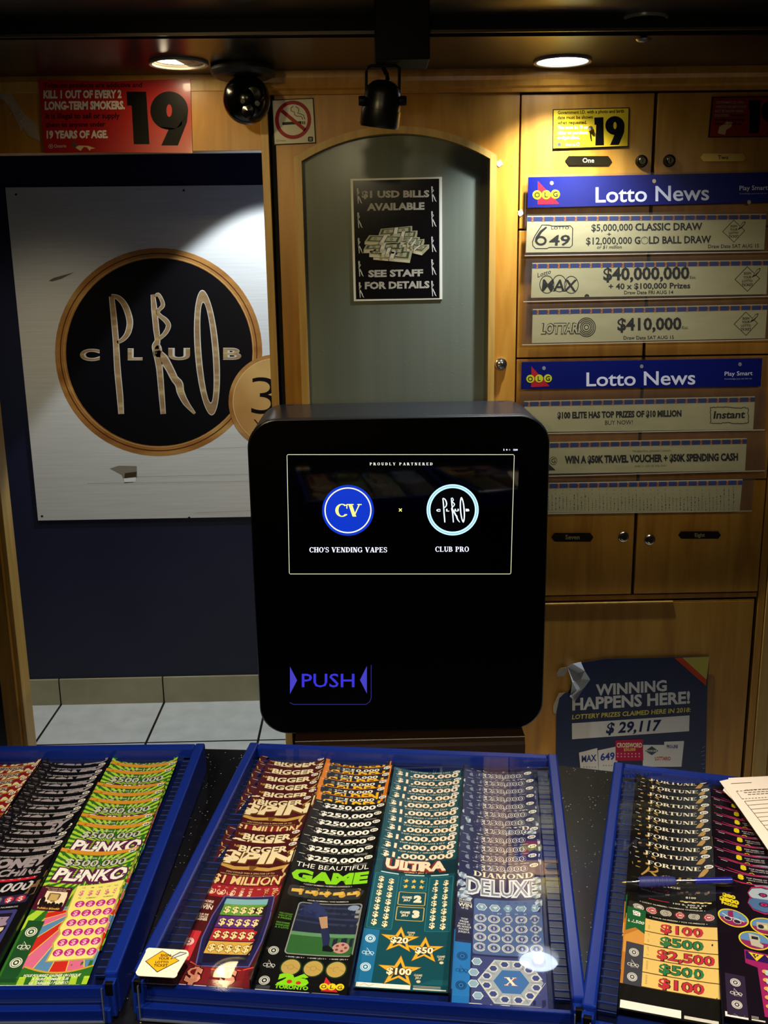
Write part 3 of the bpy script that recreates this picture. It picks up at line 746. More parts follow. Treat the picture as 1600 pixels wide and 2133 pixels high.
# dark red I.D. sign at the picture's edge
sh = wall_sheet(WY - .003, .1312, 1450, 180)
board(sh, [(255, 165), (1560, 150), (1530, 800), (195, 808)], mat('#1c0c08', .3, name='sign border'), .0025)
sh.raw([(275, 182), (1545, 168), (1515, 785), (215, 795)], mat('#8c2010', .28, name='dark red vinyl'), 1)
G_ = ink('#a08878')
for t_, y_, x_, w_ in (('GOVERNMENT I.D. WITH', 275, 318, 435), ('A PHOTO AND BIRTH DATE', 343, 308, 485), ('MUST BE SHOWN WHEN', 412, 300, 447), ('REQUESTED.', 480, 294, 225)):
    sh.text(t_, x_, y_, 40, G_, 2, w=w_, bold=.03)
for t_, y_, x_, w_ in (('You must be 19', 478, 545, 255), ('or older to purchase', 545, 300, 480), ('tobacco products.', 610, 300, 430)): sh.text(t_, x_, y_, 36, BL2, 2, w=w_, bold=.03)
sh.poly([(838, 222), (1028, 220), (1000, 745), (840, 745), (855, 360), (835, 360)], BLKI, 2)
nine(sh, 1230, 400, 200, 185, 40, 70, [(1100, 545), (1250, 585), (1430, 430), (1400, 560), (1290, 745), (1120, 745), (1220, 590)], BLKI, 2)
sh.poly([(345, 745), (370, 640), (440, 600), (480, 560), (580, 570), (560, 640), (480, 690), (460, 770)], mat('#c8a868', .3, name='torn vinyl'), 2)
tag(sh.build('identification_sign'), 'dark red I.D. sign with a black 19 above the locker plate marked Two', 'sign')

# poster with dollar bundles on the door panel
sh = wall_sheet(WY + .0074, .16875, 690, 360)
board(sh, [(238, 75), (1368, 50), (1372, 1560), (280, 1585)], mat('#e4e2d4', .35, name='white photo paper'), .0022)
sh.raw([(268, 97), (1333, 72), (1338, 1545), (308, 1560)], mat('#0c0a0e', .18, 0, .5, name='glossy black print'), 1)
SIL = ink('#b0aca0')
sh.text('$1 USD BILLS', 378, 306, 78, SIL, 2, w=834, bold=.045, rise=-10); sh.text('AVAILABLE', 440, 464, 82, SIL, 2, w=712, bold=.045, rise=-14)
sh.text('SEE STAFF', 457, 1284, 78, SIL, 2, w=678, bold=.045, rise=-12); sh.text('FOR DETAILS', 415, 1432, 80, SIL, 2, w=800, bold=.045, rise=-14)
RW = ink('#d8d6d0')
for (bx, ys) in ((330, (190, 492, 806, 1090, 1352)), (1248, (168, 476, 788, 1070, 1334))):
    for i, y0_ in enumerate(ys):
        figure_R(sh, lambda x, y: (bx - 10 + (i*6 if bx < 600 else 0) + (x - 822)*.27, y0_ + (y - 680)*.295), RW, 2, .36)
def bundle(tl, tr, br, bl, th, lay, dark=0):
    crm_, grn, pal = ink('#c8c0a0'), ink('#4c5038'), ink('#a8a888')
    down = lambda p: (p[0], p[1] + th)
    sh.raw([bl, br, down(br), down(bl)], crm_, lay); sh.raw([br, tr, down(tr), down(br)], ink('#a89e7c'), lay)
    sh.raw([tl, tr, br, bl], pal, lay + 1)
    L = lambda a, c, t: (a[0] + (c[0]-a[0])*t, a[1] + (c[1]-a[1])*t)
    def Q(u, v): return L(L(tl, tr, u), L(bl, br, u), v)
    sh.raw([Q(.05, .12), Q(.95, .12), Q(.95, .88), Q(.05, .88)], grn, lay + 2)
    sh.raw([Q(.12, .24), Q(.88, .24), Q(.88, .76), Q(.12, .76)], pal, lay + 3)
    c_ = Q(.73, .5); sh.ring(c_[0], c_[1], 18, 13, 5, grn, lay + 4, 16)
    c_ = Q(.25, .5); sh.ring(c_[0], c_[1], 18, 13, 5, grn, lay + 4, 16)
    sh.raw([Q(.44, 0), Q(.56, 0), Q(.56, 1), Q(.44, 1)], ink('#d8d0b4'), lay + 5)
    for a_, c_ in ((.42, .445), (.555, .58)): sh.raw([Q(a_, 0), Q(c_, 0), Q(c_, 1), Q(a_, 1)], ink('#54506a'), lay + 5)
    q0, q1 = Q(.44, 1), Q(.56, 1); sh.raw([q0, q1, down(q1), down(q0)], ink('#b8b090'), lay + 5)
for i, a_ in enumerate((((720, 735), (1065, 712), (1045, 800), (700, 800), 40), ((612, 692), (1000, 656), (1000, 735), (582, 772), 42),
           ((900, 790), (1095, 795), (1030, 890), (860, 850), 44), ((930, 850), (1150, 815), (1105, 915), (880, 880), 46), ((980, 900), (1210, 885), (1120, 975), (930, 930), 44),
           ((560, 960), (995, 960), (970, 1070), (520, 1030), 42), ((520, 930), (925, 905), (905, 1005), (480, 990), 40), ((480, 960), (830, 965), (810, 1010), (470, 1000), 40),
           ((430, 890), (865, 860), (860, 940), (400, 945), 46), ((470, 770), (880, 780), (835, 868), (412, 850), 34))):
    bundle(*a_, 2 + i)
tag(sh.build('notice_poster'), 'glossy black poster about one dollar bills stuck on the arched grey door panel', 'poster')

# ------------------------------------------------------------------ lottery news boards
HB = mat('#0b1560', .22, 0, .5, .3, name='blue header vinyl')
STRIP = noise_mat('yellowish strip paper', [(.3, '#d6d6b0'), (.7, '#e2e2c0')], 14, (1, 1, 4), .5, 5)
BK = ink('#15151a'); ORG = ink('#d08a2c'); BAND = ink('#2e4394'); REDI = ink('#c8202c'); YLW = ink('#e6d822')
def lotto_strip(P, D, TL, TR, BR, BL, n, band=30):
    z, x0, y0 = P; sh = wall_sheet(D, z, x0, y0, .00015)
    board(sh, [TL, TR, BR, BL], STRIP, .0006)
    W = TR[0] - TL[0]; s = (TR[1] - TL[1])/W
    sh.raw([(TL[0], TL[1] + 6), (TR[0], TR[1] + 6), (TR[0] - 1, TR[1] + band + 4), (TL[0] - 1, TL[1] + band + 4)], BAND, 1)
    for i in range(n):
        x = TL[0] + W*(i + .45)/n; y = TL[1] + s*(x - TL[0]) + 6
        sh.rect(x - 5, y, x + 6, y + band - 2, ORG, 2); sh.rect(x - 5, y + 8, x + 1, y + 16, REDI, 3)
    return sh
def sign_ticket(sh, cx, cy, r, rot=0):
    q = [(cx, cy - r), (cx + r, cy - r*.04), (cx + r*.02, cy + r), (cx - r, cy + r*.04)]
    sh.line(q, r*.075, BK, 1, True)
    for i, t_ in enumerate(('SIGN', 'YOUR', 'LOTTO', 'TICKET')):
        sh.text(t_, cx, cy - r*.34 + i*r*.31, r*.2, BK, 1, w=r*(.6, .68, .84, .92)[i], al='c', bold=.03, rise=-2)
    a = radians(-52); ox, oy = cx + r*.72, cy - r*.52
    sh.line([(ox - r*.36, oy + r*.4), (ox - r*.1, oy + r*.2), (ox + r*.2, oy - r*.2), (ox + r*.34, oy - r*.36)], [2, r*.2, r*.26, 3], BK, 1)
    sh.line([(ox - r*.14, oy + r*.17), (ox + r*.18, oy - r*.18), (ox + r*.26, oy - r*.28)], [r*.06, r*.16, 2], STRIP, 2)
def olg(sh, tri, cs, r, m=REDI, y=YLW, t=BK):
    sh.raw(tri, m, 1)
    for (x_, y_), ch in zip(cs, 'OLG'):
        sh.disc(x_, y_, r, r, y, 2, 20); sh.text(ch, x_, y_ + r*.55, r*1.1, t, 3, al='c', bold=.02)
def holder(name, label, P, D, back, header, pock, deco):
    t = thing(name, label, 'sign holder', (0, 0, 0))
    z, x0, y0 = P
    sh = wall_sheet(D + .006, z, x0, y0); board(sh, back, SLEEVE, .001); tag(sh.build('clear_backing', t), 'see-through vinyl backing')
    sh = wall_sheet(D, z, x0, y0, .0002); board(sh, header, HB, .003); deco(sh); tag(sh.build('header_strip', t), 'blue header with white lettering')
    for a, c, d, e in pock:
        sh = wall_sheet(D - .004, z, x0, y0); board(sh, [(a[0], a[1]), (c[0], c[1]), (d[0], d[1]), (e[0], e[1])], SLEEVE, .0005)
        sh.line([e, d], 5, mat('#c8c0a8', .2, 0, .6, name='vinyl welt'), 0); sh.build('clear_pocket', t)
    return t
PA = (.3375, 1060, 330); DA = WY - .018
NEWS = ink('#d5d3e2')
def decoA(sh):
    olg(sh, [(180, 140), (312, 281), (178, 283)], [(175, 225), (231, 224), (287, 221)], 28)
    sh.text('Lotto News', 536, 271, 92, NEWS, 1, w=700, bold=.012, res=6, rise=-15)
    sh.text('Play Smart', 1424, 197, 28, NEWS, 1, w=174, bold=.004, rise=-4); sh.text('Knowledge you can bet on.', 1424, 222, 9, ink('#9a9ab8'), 1, w=172, rise=-3)
    for x, y in ((265, 152), (897, 140), (1483, 270)): sh.disc(x, y, 12, 13, mat('#b8a888', .3, .6, name='rivet'), 2, 14)
holder('news_holder', 'clear vinyl holder with the brighter, upper blue lottery news header', PA, DA,
       [(105, 100), (1690, 72), (1660, 1118), (80, 1158)], [(120, 116), (1700, 83), (1690, 267), (115, 305)],
       [((112, 345), (1690, 322), (1680, 575), (98, 600)), ((105, 620), (1690, 592), (1680, 850), (90, 884)), ((100, 900), (1690, 870), (1660, 1118), (82, 1150))], decoA)
sh = lotto_strip(PA, DA - .002, (115, 355), (1590, 342), (1576, 563), (105, 581), 22)
sh.line([(160, 480), (205, 410), (250, 412), (270, 418), (380, 416), (394, 430), (392, 535), (378, 549), (250, 549), (236, 556), (165, 556), (148, 538), (146, 515)], 5.5, BK, 1, True)
sh.ring(198, 508, 36, 30, 13, BK, 1, 28, tx=14); sh.line([(233, 424), (198, 452), (172, 492), (166, 515)], [10, 16, 17, 12], BK, 1)
sh.text('49', 246, 537, 62, BK, 1, w=128, bold=.02, shear=.12, rise=-2); sh.text('LOTTO', 262, 438, 17, BK, 1, w=110, bold=.01, rise=-2)
sh.text('$5,000,000', 510, 449, 42, BK, 1, w=255, bold=.015, rise=-4); sh.text('CLASSIC DRAW', 780, 445, 43, BK, 1, w=415, bold=.03, rise=-4)
sh.text('+', 607, 480, 24, BK, 1, w=24, bold=.02)
sh.text('$12,000,000', 477, 531, 42, BK, 1, w=283, bold=.015, rise=-4); sh.text('G', 776, 527, 43, BK, 1, w=36, bold=.03); sh.ring(839, 506, 23, 23, 2.5, BK, 1, 24); sh.ring(845, 500, 13, 13, 1.5, BK, 1, 14, 200, 350)
sh.text('LD BALL DRAW', 865, 526, 43, BK, 1, w=384, bold=.03, rise=-5); sh.text('or $1 million', 543, 557, 20, BK, 1, w=152, bold=.012, shear=.2, rise=-1)
sh.text('Draw Date SAT AUG 15', 1230, 554, 22, BK, 1, w=314, rise=-4, bold=.015); sign_ticket(sh, 1388, 449, 68)
tag(sh.build('lottery_strip'), 'paper strip announcing the $5,000,000 classic draw, top pocket of the upper holder', 'paper strip')
sh = lotto_strip(PA, DA - .002, (145, 645), (1600, 626), (1590, 838), (137, 860), 22)
sh.text('Lotto', 178, 735, 27, BK, 1, w=82, rise=-26, bold=.005)
for c_, r_ in (((235, 778), 46), ((312, 772), 44), ((386, 780), 45)): sh.ring(c_[0], c_[1], r_, r_*1.22, 4.5, BK, 1, 32)
sh.text('MAX', 202, 818, 70, BK, 1, w=214, bold=.02, rise=2, shear=.12)
sh.text('$40,000,000', 583, 751, 74, BK, 1, w=532, bold=.03, rise=-8); sh.text('Est.', 1118, 743, 18, BK, 1, w=40)
sh.text('+ 40 x $100,000 Prizes', 616, 807, 34, BK, 1, w=504, bold=.025, rise=-6); sh.text('Draw Date FRI AUG 14', 712, 838, 21, BK, 1, w=303, rise=-2, bold=.015); sign_ticket(sh, 1472, 744, 76)
sh.poly([(467, 846), (480, 836), (494, 842), (497, 854), (482, 850), (468, 858)], BK, 2)
tag(sh.build('lottery_strip'), 'paper strip announcing $40,000,000, middle pocket of the upper holder', 'paper strip')
sh = lotto_strip(PA, DA - .002, (148, 930), (1597, 900), (1582, 1110), (142, 1140), 22)
for r_ in (58, 48, 38, 28, 16): sh.ring(479, 1042, r_, r_*1.04, 5, BK, 1, 36)
for bo, m_, l_ in ((.075, BK, 2), (.02, STRIP, 3)): sh.text('LOTTARI', 198, 1080, 58, m_, l_, w=238, bold=bo, rise=-3, shear=.1)
sh.text('$410,000', 670, 1061, 72, BK, 1, w=396, bold=.03, rise=-6); sh.text('Est.', 1070, 1053, 18, BK, 1, w=40)
sh.text('Draw Date SAT AUG 15', 708, 1118, 21, BK, 1, w=311, rise=-4, bold=.015); sign_ticket(sh, 1463, 1020, 72)
tag(sh.build('lottery_strip'), 'paper strip announcing $410,000, bottom pocket of the upper holder', 'paper strip')

PB = (.3375, 1060, 730)
def decoB(sh):
    olg(sh, [(140, 99), (252, 221), (138, 227)], [(133, 175), (187, 173), (241, 172)], 25, ink('#a81c28'), ink('#c0c028'))
    sh.text('Lotto News', 479, 220, 83, NEWS, 1, w=672, bold=.012, res=6, rise=-12)
    sh.text('Play Smart', 1332, 156, 25, NEWS, 1, w=172, bold=.004, rise=-4); sh.text('Knowledge you can bet on.', 1332, 180, 9, ink('#9a9ab8'), 1, w=170, rise=-3)
    for x, y in ((217, 109), (820, 98), (1427, 85)): sh.disc(x, y, 11, 12, mat('#b8b8c0', .25, .6, name='steel rivet'), 2, 14)
holder('news_holder', 'clear vinyl holder with the lower news header, partly behind the kiosk', PB, DA,
       [(65, 62), (1598, 38), (1585, 785), (1510, 790), (1500, 990), (80, 1012)], [(80, 72), (1565, 48), (1555, 222), (75, 240)],
       [((70, 255), (1590, 228), (1580, 490), (70, 515)), ((72, 530), (1590, 500), (1582, 742), (74, 780)), ((80, 790), (1520, 788), (1500, 990), (80, 1010))], decoB)
sh = lotto_strip(PB, DA - .002, (95, 312), (1520, 283), (1508, 487), (100, 505), 22)
sh.text('$100 ELITE HAS TOP PRIZES OF $10 MILLION', 300, 419, 36, BK, 1, w=766, bold=.055, rise=-13); sh.text('BUY NOW!', 594, 459, 27, BK, 1, w=171, bold=.004, rise=-3)
pts = []
for i in range(60):
    t_ = i/60*2*(236 + 102); jx = random.uniform(-5, 5)
    if t_ < 236: p = (1243 + t_, 353 + jx)
    elif t_ < 338: p = (1477 + jx*.6, 353 + t_ - 236)
    elif t_ < 574: p = (1479 - (t_ - 338), 449 + jx)
    else: p = (1245 + jx*.6, 449 - (t_ - 574))
    pts.append(p)
sh.line(pts, 4.5, BK, 1, True); sh.text('Instant', 1262, 420, 44, BK, 1, w=194, bold=.03, shear=.15, rise=-4)
tag(sh.build('lottery_strip'), 'paper strip about $10 million top prizes, top pocket of the lower holder', 'paper strip')
sh = lotto_strip(PB, DA - .002, (95, 570), (1470, 542), (1458, 742), (95, 763), 22)
sh.text('WIN A $50K TRAVEL VOUCHER + $50K SPENDING CASH', 345, 696, 42, BK, 1, w=1070, bold=.055, rise=-18)
sh.text('THE BEAUTIFUL GETAWAY CONTEST', 762, 628, 11, BK, 1, w=240, rise=-3); sh.text('JUNE 11 - JULY 20, 2026 ONLY', 778, 720, 11, BK, 1, w=198, rise=-3)
for x_, ch in ((175, 'O'), (225, 'L'), (275, 'G')): sh.ring(x_, 681, 23, 25, 3, BK, 1, 24); sh.text(ch, x_, 694, 27, BK, 1, al='c', bold=.01)
sh.raw([(180, 640), (290, 740), (178, 742)], BK, 1)
tag(sh.build('lottery_strip'), 'paper strip about a $50K travel voucher, middle pocket of the lower holder', 'paper strip')
sh = lotto_strip(PB, DA - .002, (95, 820), (1443, 795), (1425, 990), (95, 1004), 22)
for c_ in range(56):
    x = 130 + c_*22.6
    if c_ > 53: x += (c_ - 53)*6
    y = 990 - random.uniform(0, 6); top = 845 if c_ > 52 else random.uniform(890, 920)
    while y > top:
        l_ = random.uniform(4, 14); sh.rect(x, y - l_, x + random.choice((2, 3, 3, 5)), y, ink('#5d5d50'), 1); y -= l_ + random.uniform(3, 8)
    if c_ % 2: sh.disc(x, 860 + c_ % 3, 2, 3, ink('#5d5d50'), 1, 6); sh.disc(x, 884, 2, 3, ink('#5d5d50'), 1, 6)
tag(sh.build('lottery_strip'), 'paper strip of fine sideways print, bottom pocket of the lower holder', 'paper strip')

# winning poster on the base panel
sh = wall_sheet(WY - .006, .325, 1080, 1220, .0002)
NV = noise_mat('navy poster print', [(.3, '#10193a'), (.7, '#15214a')], 6, (1, 1, 1), .35, 4)
board(sh, [(330, 522), (420, 492), (560, 470), (1225, 455), (1212, 640), (1195, 1420), (238, 1420), (244, 800), (252, 700), (320, 684), (345, 640), (335, 590)], NV, .002)
sh.raw([(1048, 461), (1225, 455), (1206, 602)], ink('#b8a848'), 1); sh.raw([(1000, 463), (1050, 461), (1206, 602), (1203, 642)], ink('#c0421c'), 1)
WT = ink('#d8d4cc')
sh.text('WINNING', 496, 702, 66, WT, 1, w=455, bold=.035, rise=-30); sh.text('HAPPENS HERE!', 345, 797, 72, WT, 1, w=755, bold=.035, rise=-46)
sh.text('LOTTERY PRIZES CLAIMED HERE IN 2018:', 343, 856, 28, ink('#d8c850'), 1, w=760, bold=.02, shear=.12, rise=-48)
sh.raw([(343, 882), (1097, 831), (1094, 932), (344, 984)], WT, 1)
sh.text('$ 29,117', 560, 946, 66, ink('#14204c'), 2, w=346, bold=.03, shear=.18, rise=-20)
def card(q, m, lay): sh.raw(q, m, lay)
card([(388, 1070), (505, 1040), (520, 1290), (410, 1300)], WT, 1); card([(510, 1055), (630, 1030), (640, 1290), (520, 1290)], WT, 2); card([(622, 990), (797, 982), (800, 1120), (622, 1120)], ink('#b81c44'), 4)
card([(797, 1020), (935, 1020), (935, 1160), (797, 1160)], WT, 2); card([(935, 1000), (1062, 995), (1045, 1160), (932, 1160)], WT, 1); card([(865, 1085), (1010, 1085), (1010, 1160), (865, 1160)], WT, 3)
sh.text('MAX', 405, 1130, 40, ink('#2a3a80'), 3, w=95, bold=.03, rise=-8); sh.text('649', 525, 1120, 44, ink('#2a3a90'), 3, w=92, bold=.03, rise=-8)
sh.text('CROSSWORD', 630, 1035, 28, ink('#f0e0b8'), 5, w=162, bold=.03); sh.text('$50,000', 675, 1058, 18, ink('#e8c860'), 5, w=75, bold=.02)
for i in range(14): sh.rect(632 + i % 7*23, 1072 + i//7*18, 640 + i % 7*23, 1080 + i//7*18, ink('#e8a8b8'), 5)
sh.raw([(812, 1058), (855, 1028), (897, 1058), (855, 1086)], ink('#3a4a58'), 3); sh.text('POKER', 820, 1064, 12, WT, 4, w=72, bold=.02)
sh.text('LOTTARIO', 875, 1118, 22, ink('#c03a2c'), 4, w=100, bold=.03); sh.text('PRO-LINE', 950, 1040, 20, ink('#3a3080'), 3, w=72, bold=.03)
for i in range(5): sh.rect(415 + i*18, 1160, 425 + i*18, 1164, ink('#686870'), 3); sh.rect(540 + i*18, 1150, 550 + i*18, 1154, ink('#686870'), 3)
for k_ in range(6): sh.line([(1170 + random.uniform(-10, 20), 1040 + k_*26), (1195, 1030 + k_*28)], 2, ink('#9aa0a8'), 1)
tag(sh.build('winning_poster'), 'torn navy poster about lottery prizes claimed, on the base panel of the lockers', 'poster')
# the torn white corner, crumpled forward
b = MB(); q = [[(315, 520), (350, 500), (400, 488)], [(330, 570), (380, 560), (425, 545)], [(345, 620), (400, 600), (460, 602)], [(335, 690), (375, 670), (425, 650)], [(330, 712), (352, 728), (362, 740)]]
for r_ in range(4):
    for c_ in range(2):
        b.add([onY(1080 + .325*x, 1220 + .325*y, WY - .009 - .010*((ri + 2*ci) % 3)) for x, y, ri, ci in ((*q[r_][c_], r_, c_), (*q[r_][c_+1], r_, c_+1), (*q[r_+1][c_+1], r_+1, c_+1), (*q[r_+1][c_], r_+1, c_))], [(0, 1, 2, 3)], mat('#c6cad0', .5, name='torn paper back'))
b.add([onY(1080 + .325*x, 1220 + .325*y, WY - .008) for x, y in ((245, 560), (270, 528), (312, 522), (318, 545), (290, 580), (252, 582))], [tuple(range(6))], mat('#a89c84', .5, name='torn paper shred'))
b.add([onY(1080 + .325*x, 1220 + .325*y, WY - .010) for x, y in ((222, 770), (258, 690), (300, 684), (262, 720), (240, 820), (225, 815))], [tuple(range(6))], mat('#a89c84', .5, name='torn paper shred'))
o = b.build('torn_paper'); md = o.modifiers.new('thickness', 'SOLIDIFY'); md.thickness = .0006
tag(o, 'crumpled white torn paper at the top corner of the navy poster', 'torn paper')
# small white tape scraps on the wood
for name_, (x_, y_), lab in (('tape_scrap', (1041, 341), 'scrap of white tape beside the arched door frame'), ('tape_scrap', (1085, 444), 'scrap of white tape beside the upper news holder')):
    b = MB(); p = [onY(x_ + dx, y_ + dy, WY - .0012) for dx, dy in ((-6, -4), (2, -8), (7, 1), (-1, 7), (-5, 4))]
    b.prism(p, (0, .0008, 0), mat('#d8d6d0', .4, name='white tape')); tag(b.build(name_), lab, 'tape')

# ================================================================== CEILING FIXTURES
def downlight(name, label, c, zc, R, lit):
    t = thing(name, label, 'ceiling light', (c.x, c.y, zc))
    b = MB(); b.lathe([(R*.86, .0), (R*.88, -.005), (R*.98, -.006), (R, -.003), (R, .001)], mat('#9a9488', .3, .4, name='downlight ring metal'), None, 40)
    b.build('trim_ring', t, smooth=50); return t
t = downlight('recessed_downlight', 'lit round recessed downlight in the dark soffit above the yellow sign', LB, SOF, .064, 1)
b = MB(); b.lathe([(.055, -.001), (.053, .03), (.045, .07), (.0, .075)], mat('#f4f4f2', .4, name='white reflector'), None, 36); b.build('reflector', t, smooth=40)
b = MB(); b.lathe([(0, .016), (.0535, .016)], glow('#dcebff', 14), None, 36); b.build('frosted_lens', t)
b = MB(); b.lathe([(0, .004), (.014, .005), (.020, .009), (.016, .0155)], glow('#f6faff', 9), None, 24); b.build('bulb', t, smooth=40)
lamp('downlight_glow', 'SPOT', (0, 0, -.001), 34.0, COOL, .012, None, 112, 1.0, parent=t)
t = downlight('recessed_downlight', 'half lit adjustable downlight in the dark soffit above the red sign', LA, SOF, .064, 0)
b = MB(); b.lathe([(.055, -.001), (.053, .03), (.05, .05), (0, .055)], mat('#3a3630', .4, name='dark reflector'), None, 36); b.build('reflector', t, smooth=40)
b = MB(); b.lathe([(.0, .005), (.051, .005)], glow('#ffe6b0', 16), None, 36); b.build('lamp_lens', t)
b = MB(); e_ = [(-.009, -.0527), (.013, .052)]; q_ = [(e_[0][0], e_[0][1])] + [(.0535*cos(radians(a)), .0535*sin(radians(a))) for a in range(-94, 76, 6)] + [(e_[1][0], e_[1][1])]
b.prism([(x, y, .0005) for x, y in q_], (0, 0, .0025), mat('#7a7264', .35, name='eyeball shade')); b.lathe([(.030, .0004), (.032, -.0006), (.034, .0004)], mat('#5a5448', .35, name='shade rim'), None, 30, radians(-86), radians(64)); b.build('eyeball_shade', t)
lamp('downlight_glow', 'POINT', (-.03, 0, -.004), .12, WARM, .01, parent=t)
# broken downlight of the higher ceiling
p = onZ(1343, 36, CEI)
t = downlight('recessed_downlight', 'unlit downlight with a dangling socket in the ceiling edge', p, CEI, .045, 0)
b = MB(); b.lathe([(.040, 0), (.03, .004), (.012, .002), (0, .003)], mat('#17130e', .4, name='dark cup'), None, 30); b.build('reflector', t, smooth=40)
b = MB(); b.tube([(0, 0, 0), (.001, 0, -.018), (-.001, .001, -.036)], [.004, .003, .006], mat('#4a4238', .3, .5, name='lamp socket')); b.lathe([(0, -.046), (.012, -.044), (.016, -.040), (.006, -.036)], mat('#5a5044', .25, .5, name='socket rim'), None, 20)
b.build('dangling_socket', t, smooth=40)
# black track spotlight
SY = 2.02
spot = thing('track_spotlight', 'black cylinder spotlight hanging in a yoke from a black ceiling box', 'spotlight', onY(800, 133, SY))
O = onY(800, 133, SY)
b = MB(); x0, x1 = onY(781, 100, SY).x - O.x, onY(893, 100, SY).x - O.x
b.box(x0, x1, -.04, .06, 0, CEI - O.z + .0, BLACK); b.build('mounting_box', spot, bevel=.002)
def SP(px, py, dy=0): return onY(px, py, SY) - O + Vector((0, dy, 0))
b = MB(); b.tube([SP(757, 214), SP(763, 200), SP(763, 150), SP(766, 140), SP(775, 137), SP(826, 137), SP(832, 142), SP(832, 196), SP(834, 214)], .0028, BLACK, 8); b.build('yoke', spot, smooth=50)
ct, cb = SP(801, 166), SP(790, 264, .012); ax = (cb - ct).normalized(); LQ = (cb - ct).length
M = Matrix.Translation(ct) @ ax.to_track_quat('Z', 'Y').to_matrix().to_4x4()
r_ = .036; SPM = mat('#0a0a0b', .32, 0, .5, name='black enamel')
b = MB(); b.lathe([(0, 0), (.012, .001), (.022, .005), (.030, .013), (.034, .024), (r_*.97, .036), (r_, .04), (r_, LQ*.62), (r_*1.04, LQ*.625), (r_*1.04, LQ - .004), (r_*.98, LQ), (r_*.8, LQ), (r_*.78, LQ - .02), (0, LQ - .02)], SPM, M, 40)
b.build('lamp_head', spot, smooth=40)
for px_ in (756, 838):
    b = MB(); b.lathe([(0, -.008), (.008, -.008), (.009, -.004), (.009, .004), (.008, .008), (0, .008)], BLACK, Matrix.Translation(SP(px_, 210)) @ Matrix.Rotation(pi/2, 4, 'Y'), 16); b.build('knob', spot, smooth=40)
b = MB(); b.tube([SP(797, 134, .01), SP(800, 142, .012), SP(806, 152, .014), SP(808, 162, .012), SP(805, 170, .008)], .0042, BLACK, 8); b.build('cable', spot, smooth=60)
# dome camera
DY = 2.40
c0 = onY(508, 186, DY); dome = thing('dome_camera', 'black dome security camera under the soffit at the passage corner', 'camera', (c0.x, DY, SOF))
b = MB(); b.lathe([(.0, .0), (.07, .0), (.072, -.012), (.066, -.022), (.058, -.026), (0, -.026)], mat('#0b0b0c', .5, name='camera base black'), None, 36); b.build('base', dome, smooth=40)
cc = onY(514, 208, DY - .02) - Vector((c0.x, DY, SOF)); DG = mat('#030303', .18, 0, .35, name='smoked dome')
M = Matrix.Translation(cc) @ Matrix.Rotation(radians(108), 4, 'X') @ Matrix.Rotation(radians(12), 4, 'Y')
b = MB(); b.lathe([(.052*cos(a), .052*sin(a)) for a in [radians(-89 + 179*k/24) for k in range(25)]], DG, M, 36); b.build('dome', dome, smooth=60)
b = MB()
for px_, py_, r2 in ((527, 198, .021), (516, 230, .016)):
    q = onY(px_, py_, DY - .066) - Vector((c0.x, DY, SOF)); b.lathe([(r2, 0), (r2, .004), (r2*.8, .005), (r2*.78, .001), (0, .002)], mat('#0c0c0e', .12, name='lens glass'), Matrix.Translation(q) @ Matrix.Rotation(radians(95), 4, 'X'), 28)
for px_, py_ in ((506, 211), (536, 215)):
    q = onY(px_, py_, DY - .068) - Vector((c0.x, DY, SOF)); b.lathe([(.006, 0), (.005, .003), (0, .004)], mat('#9a9a9a', .15, .7, name='infrared led'), Matrix.Translation(q) @ Matrix.Rotation(radians(95), 4, 'X'), 12)
b.build('lens', dome, smooth=40)

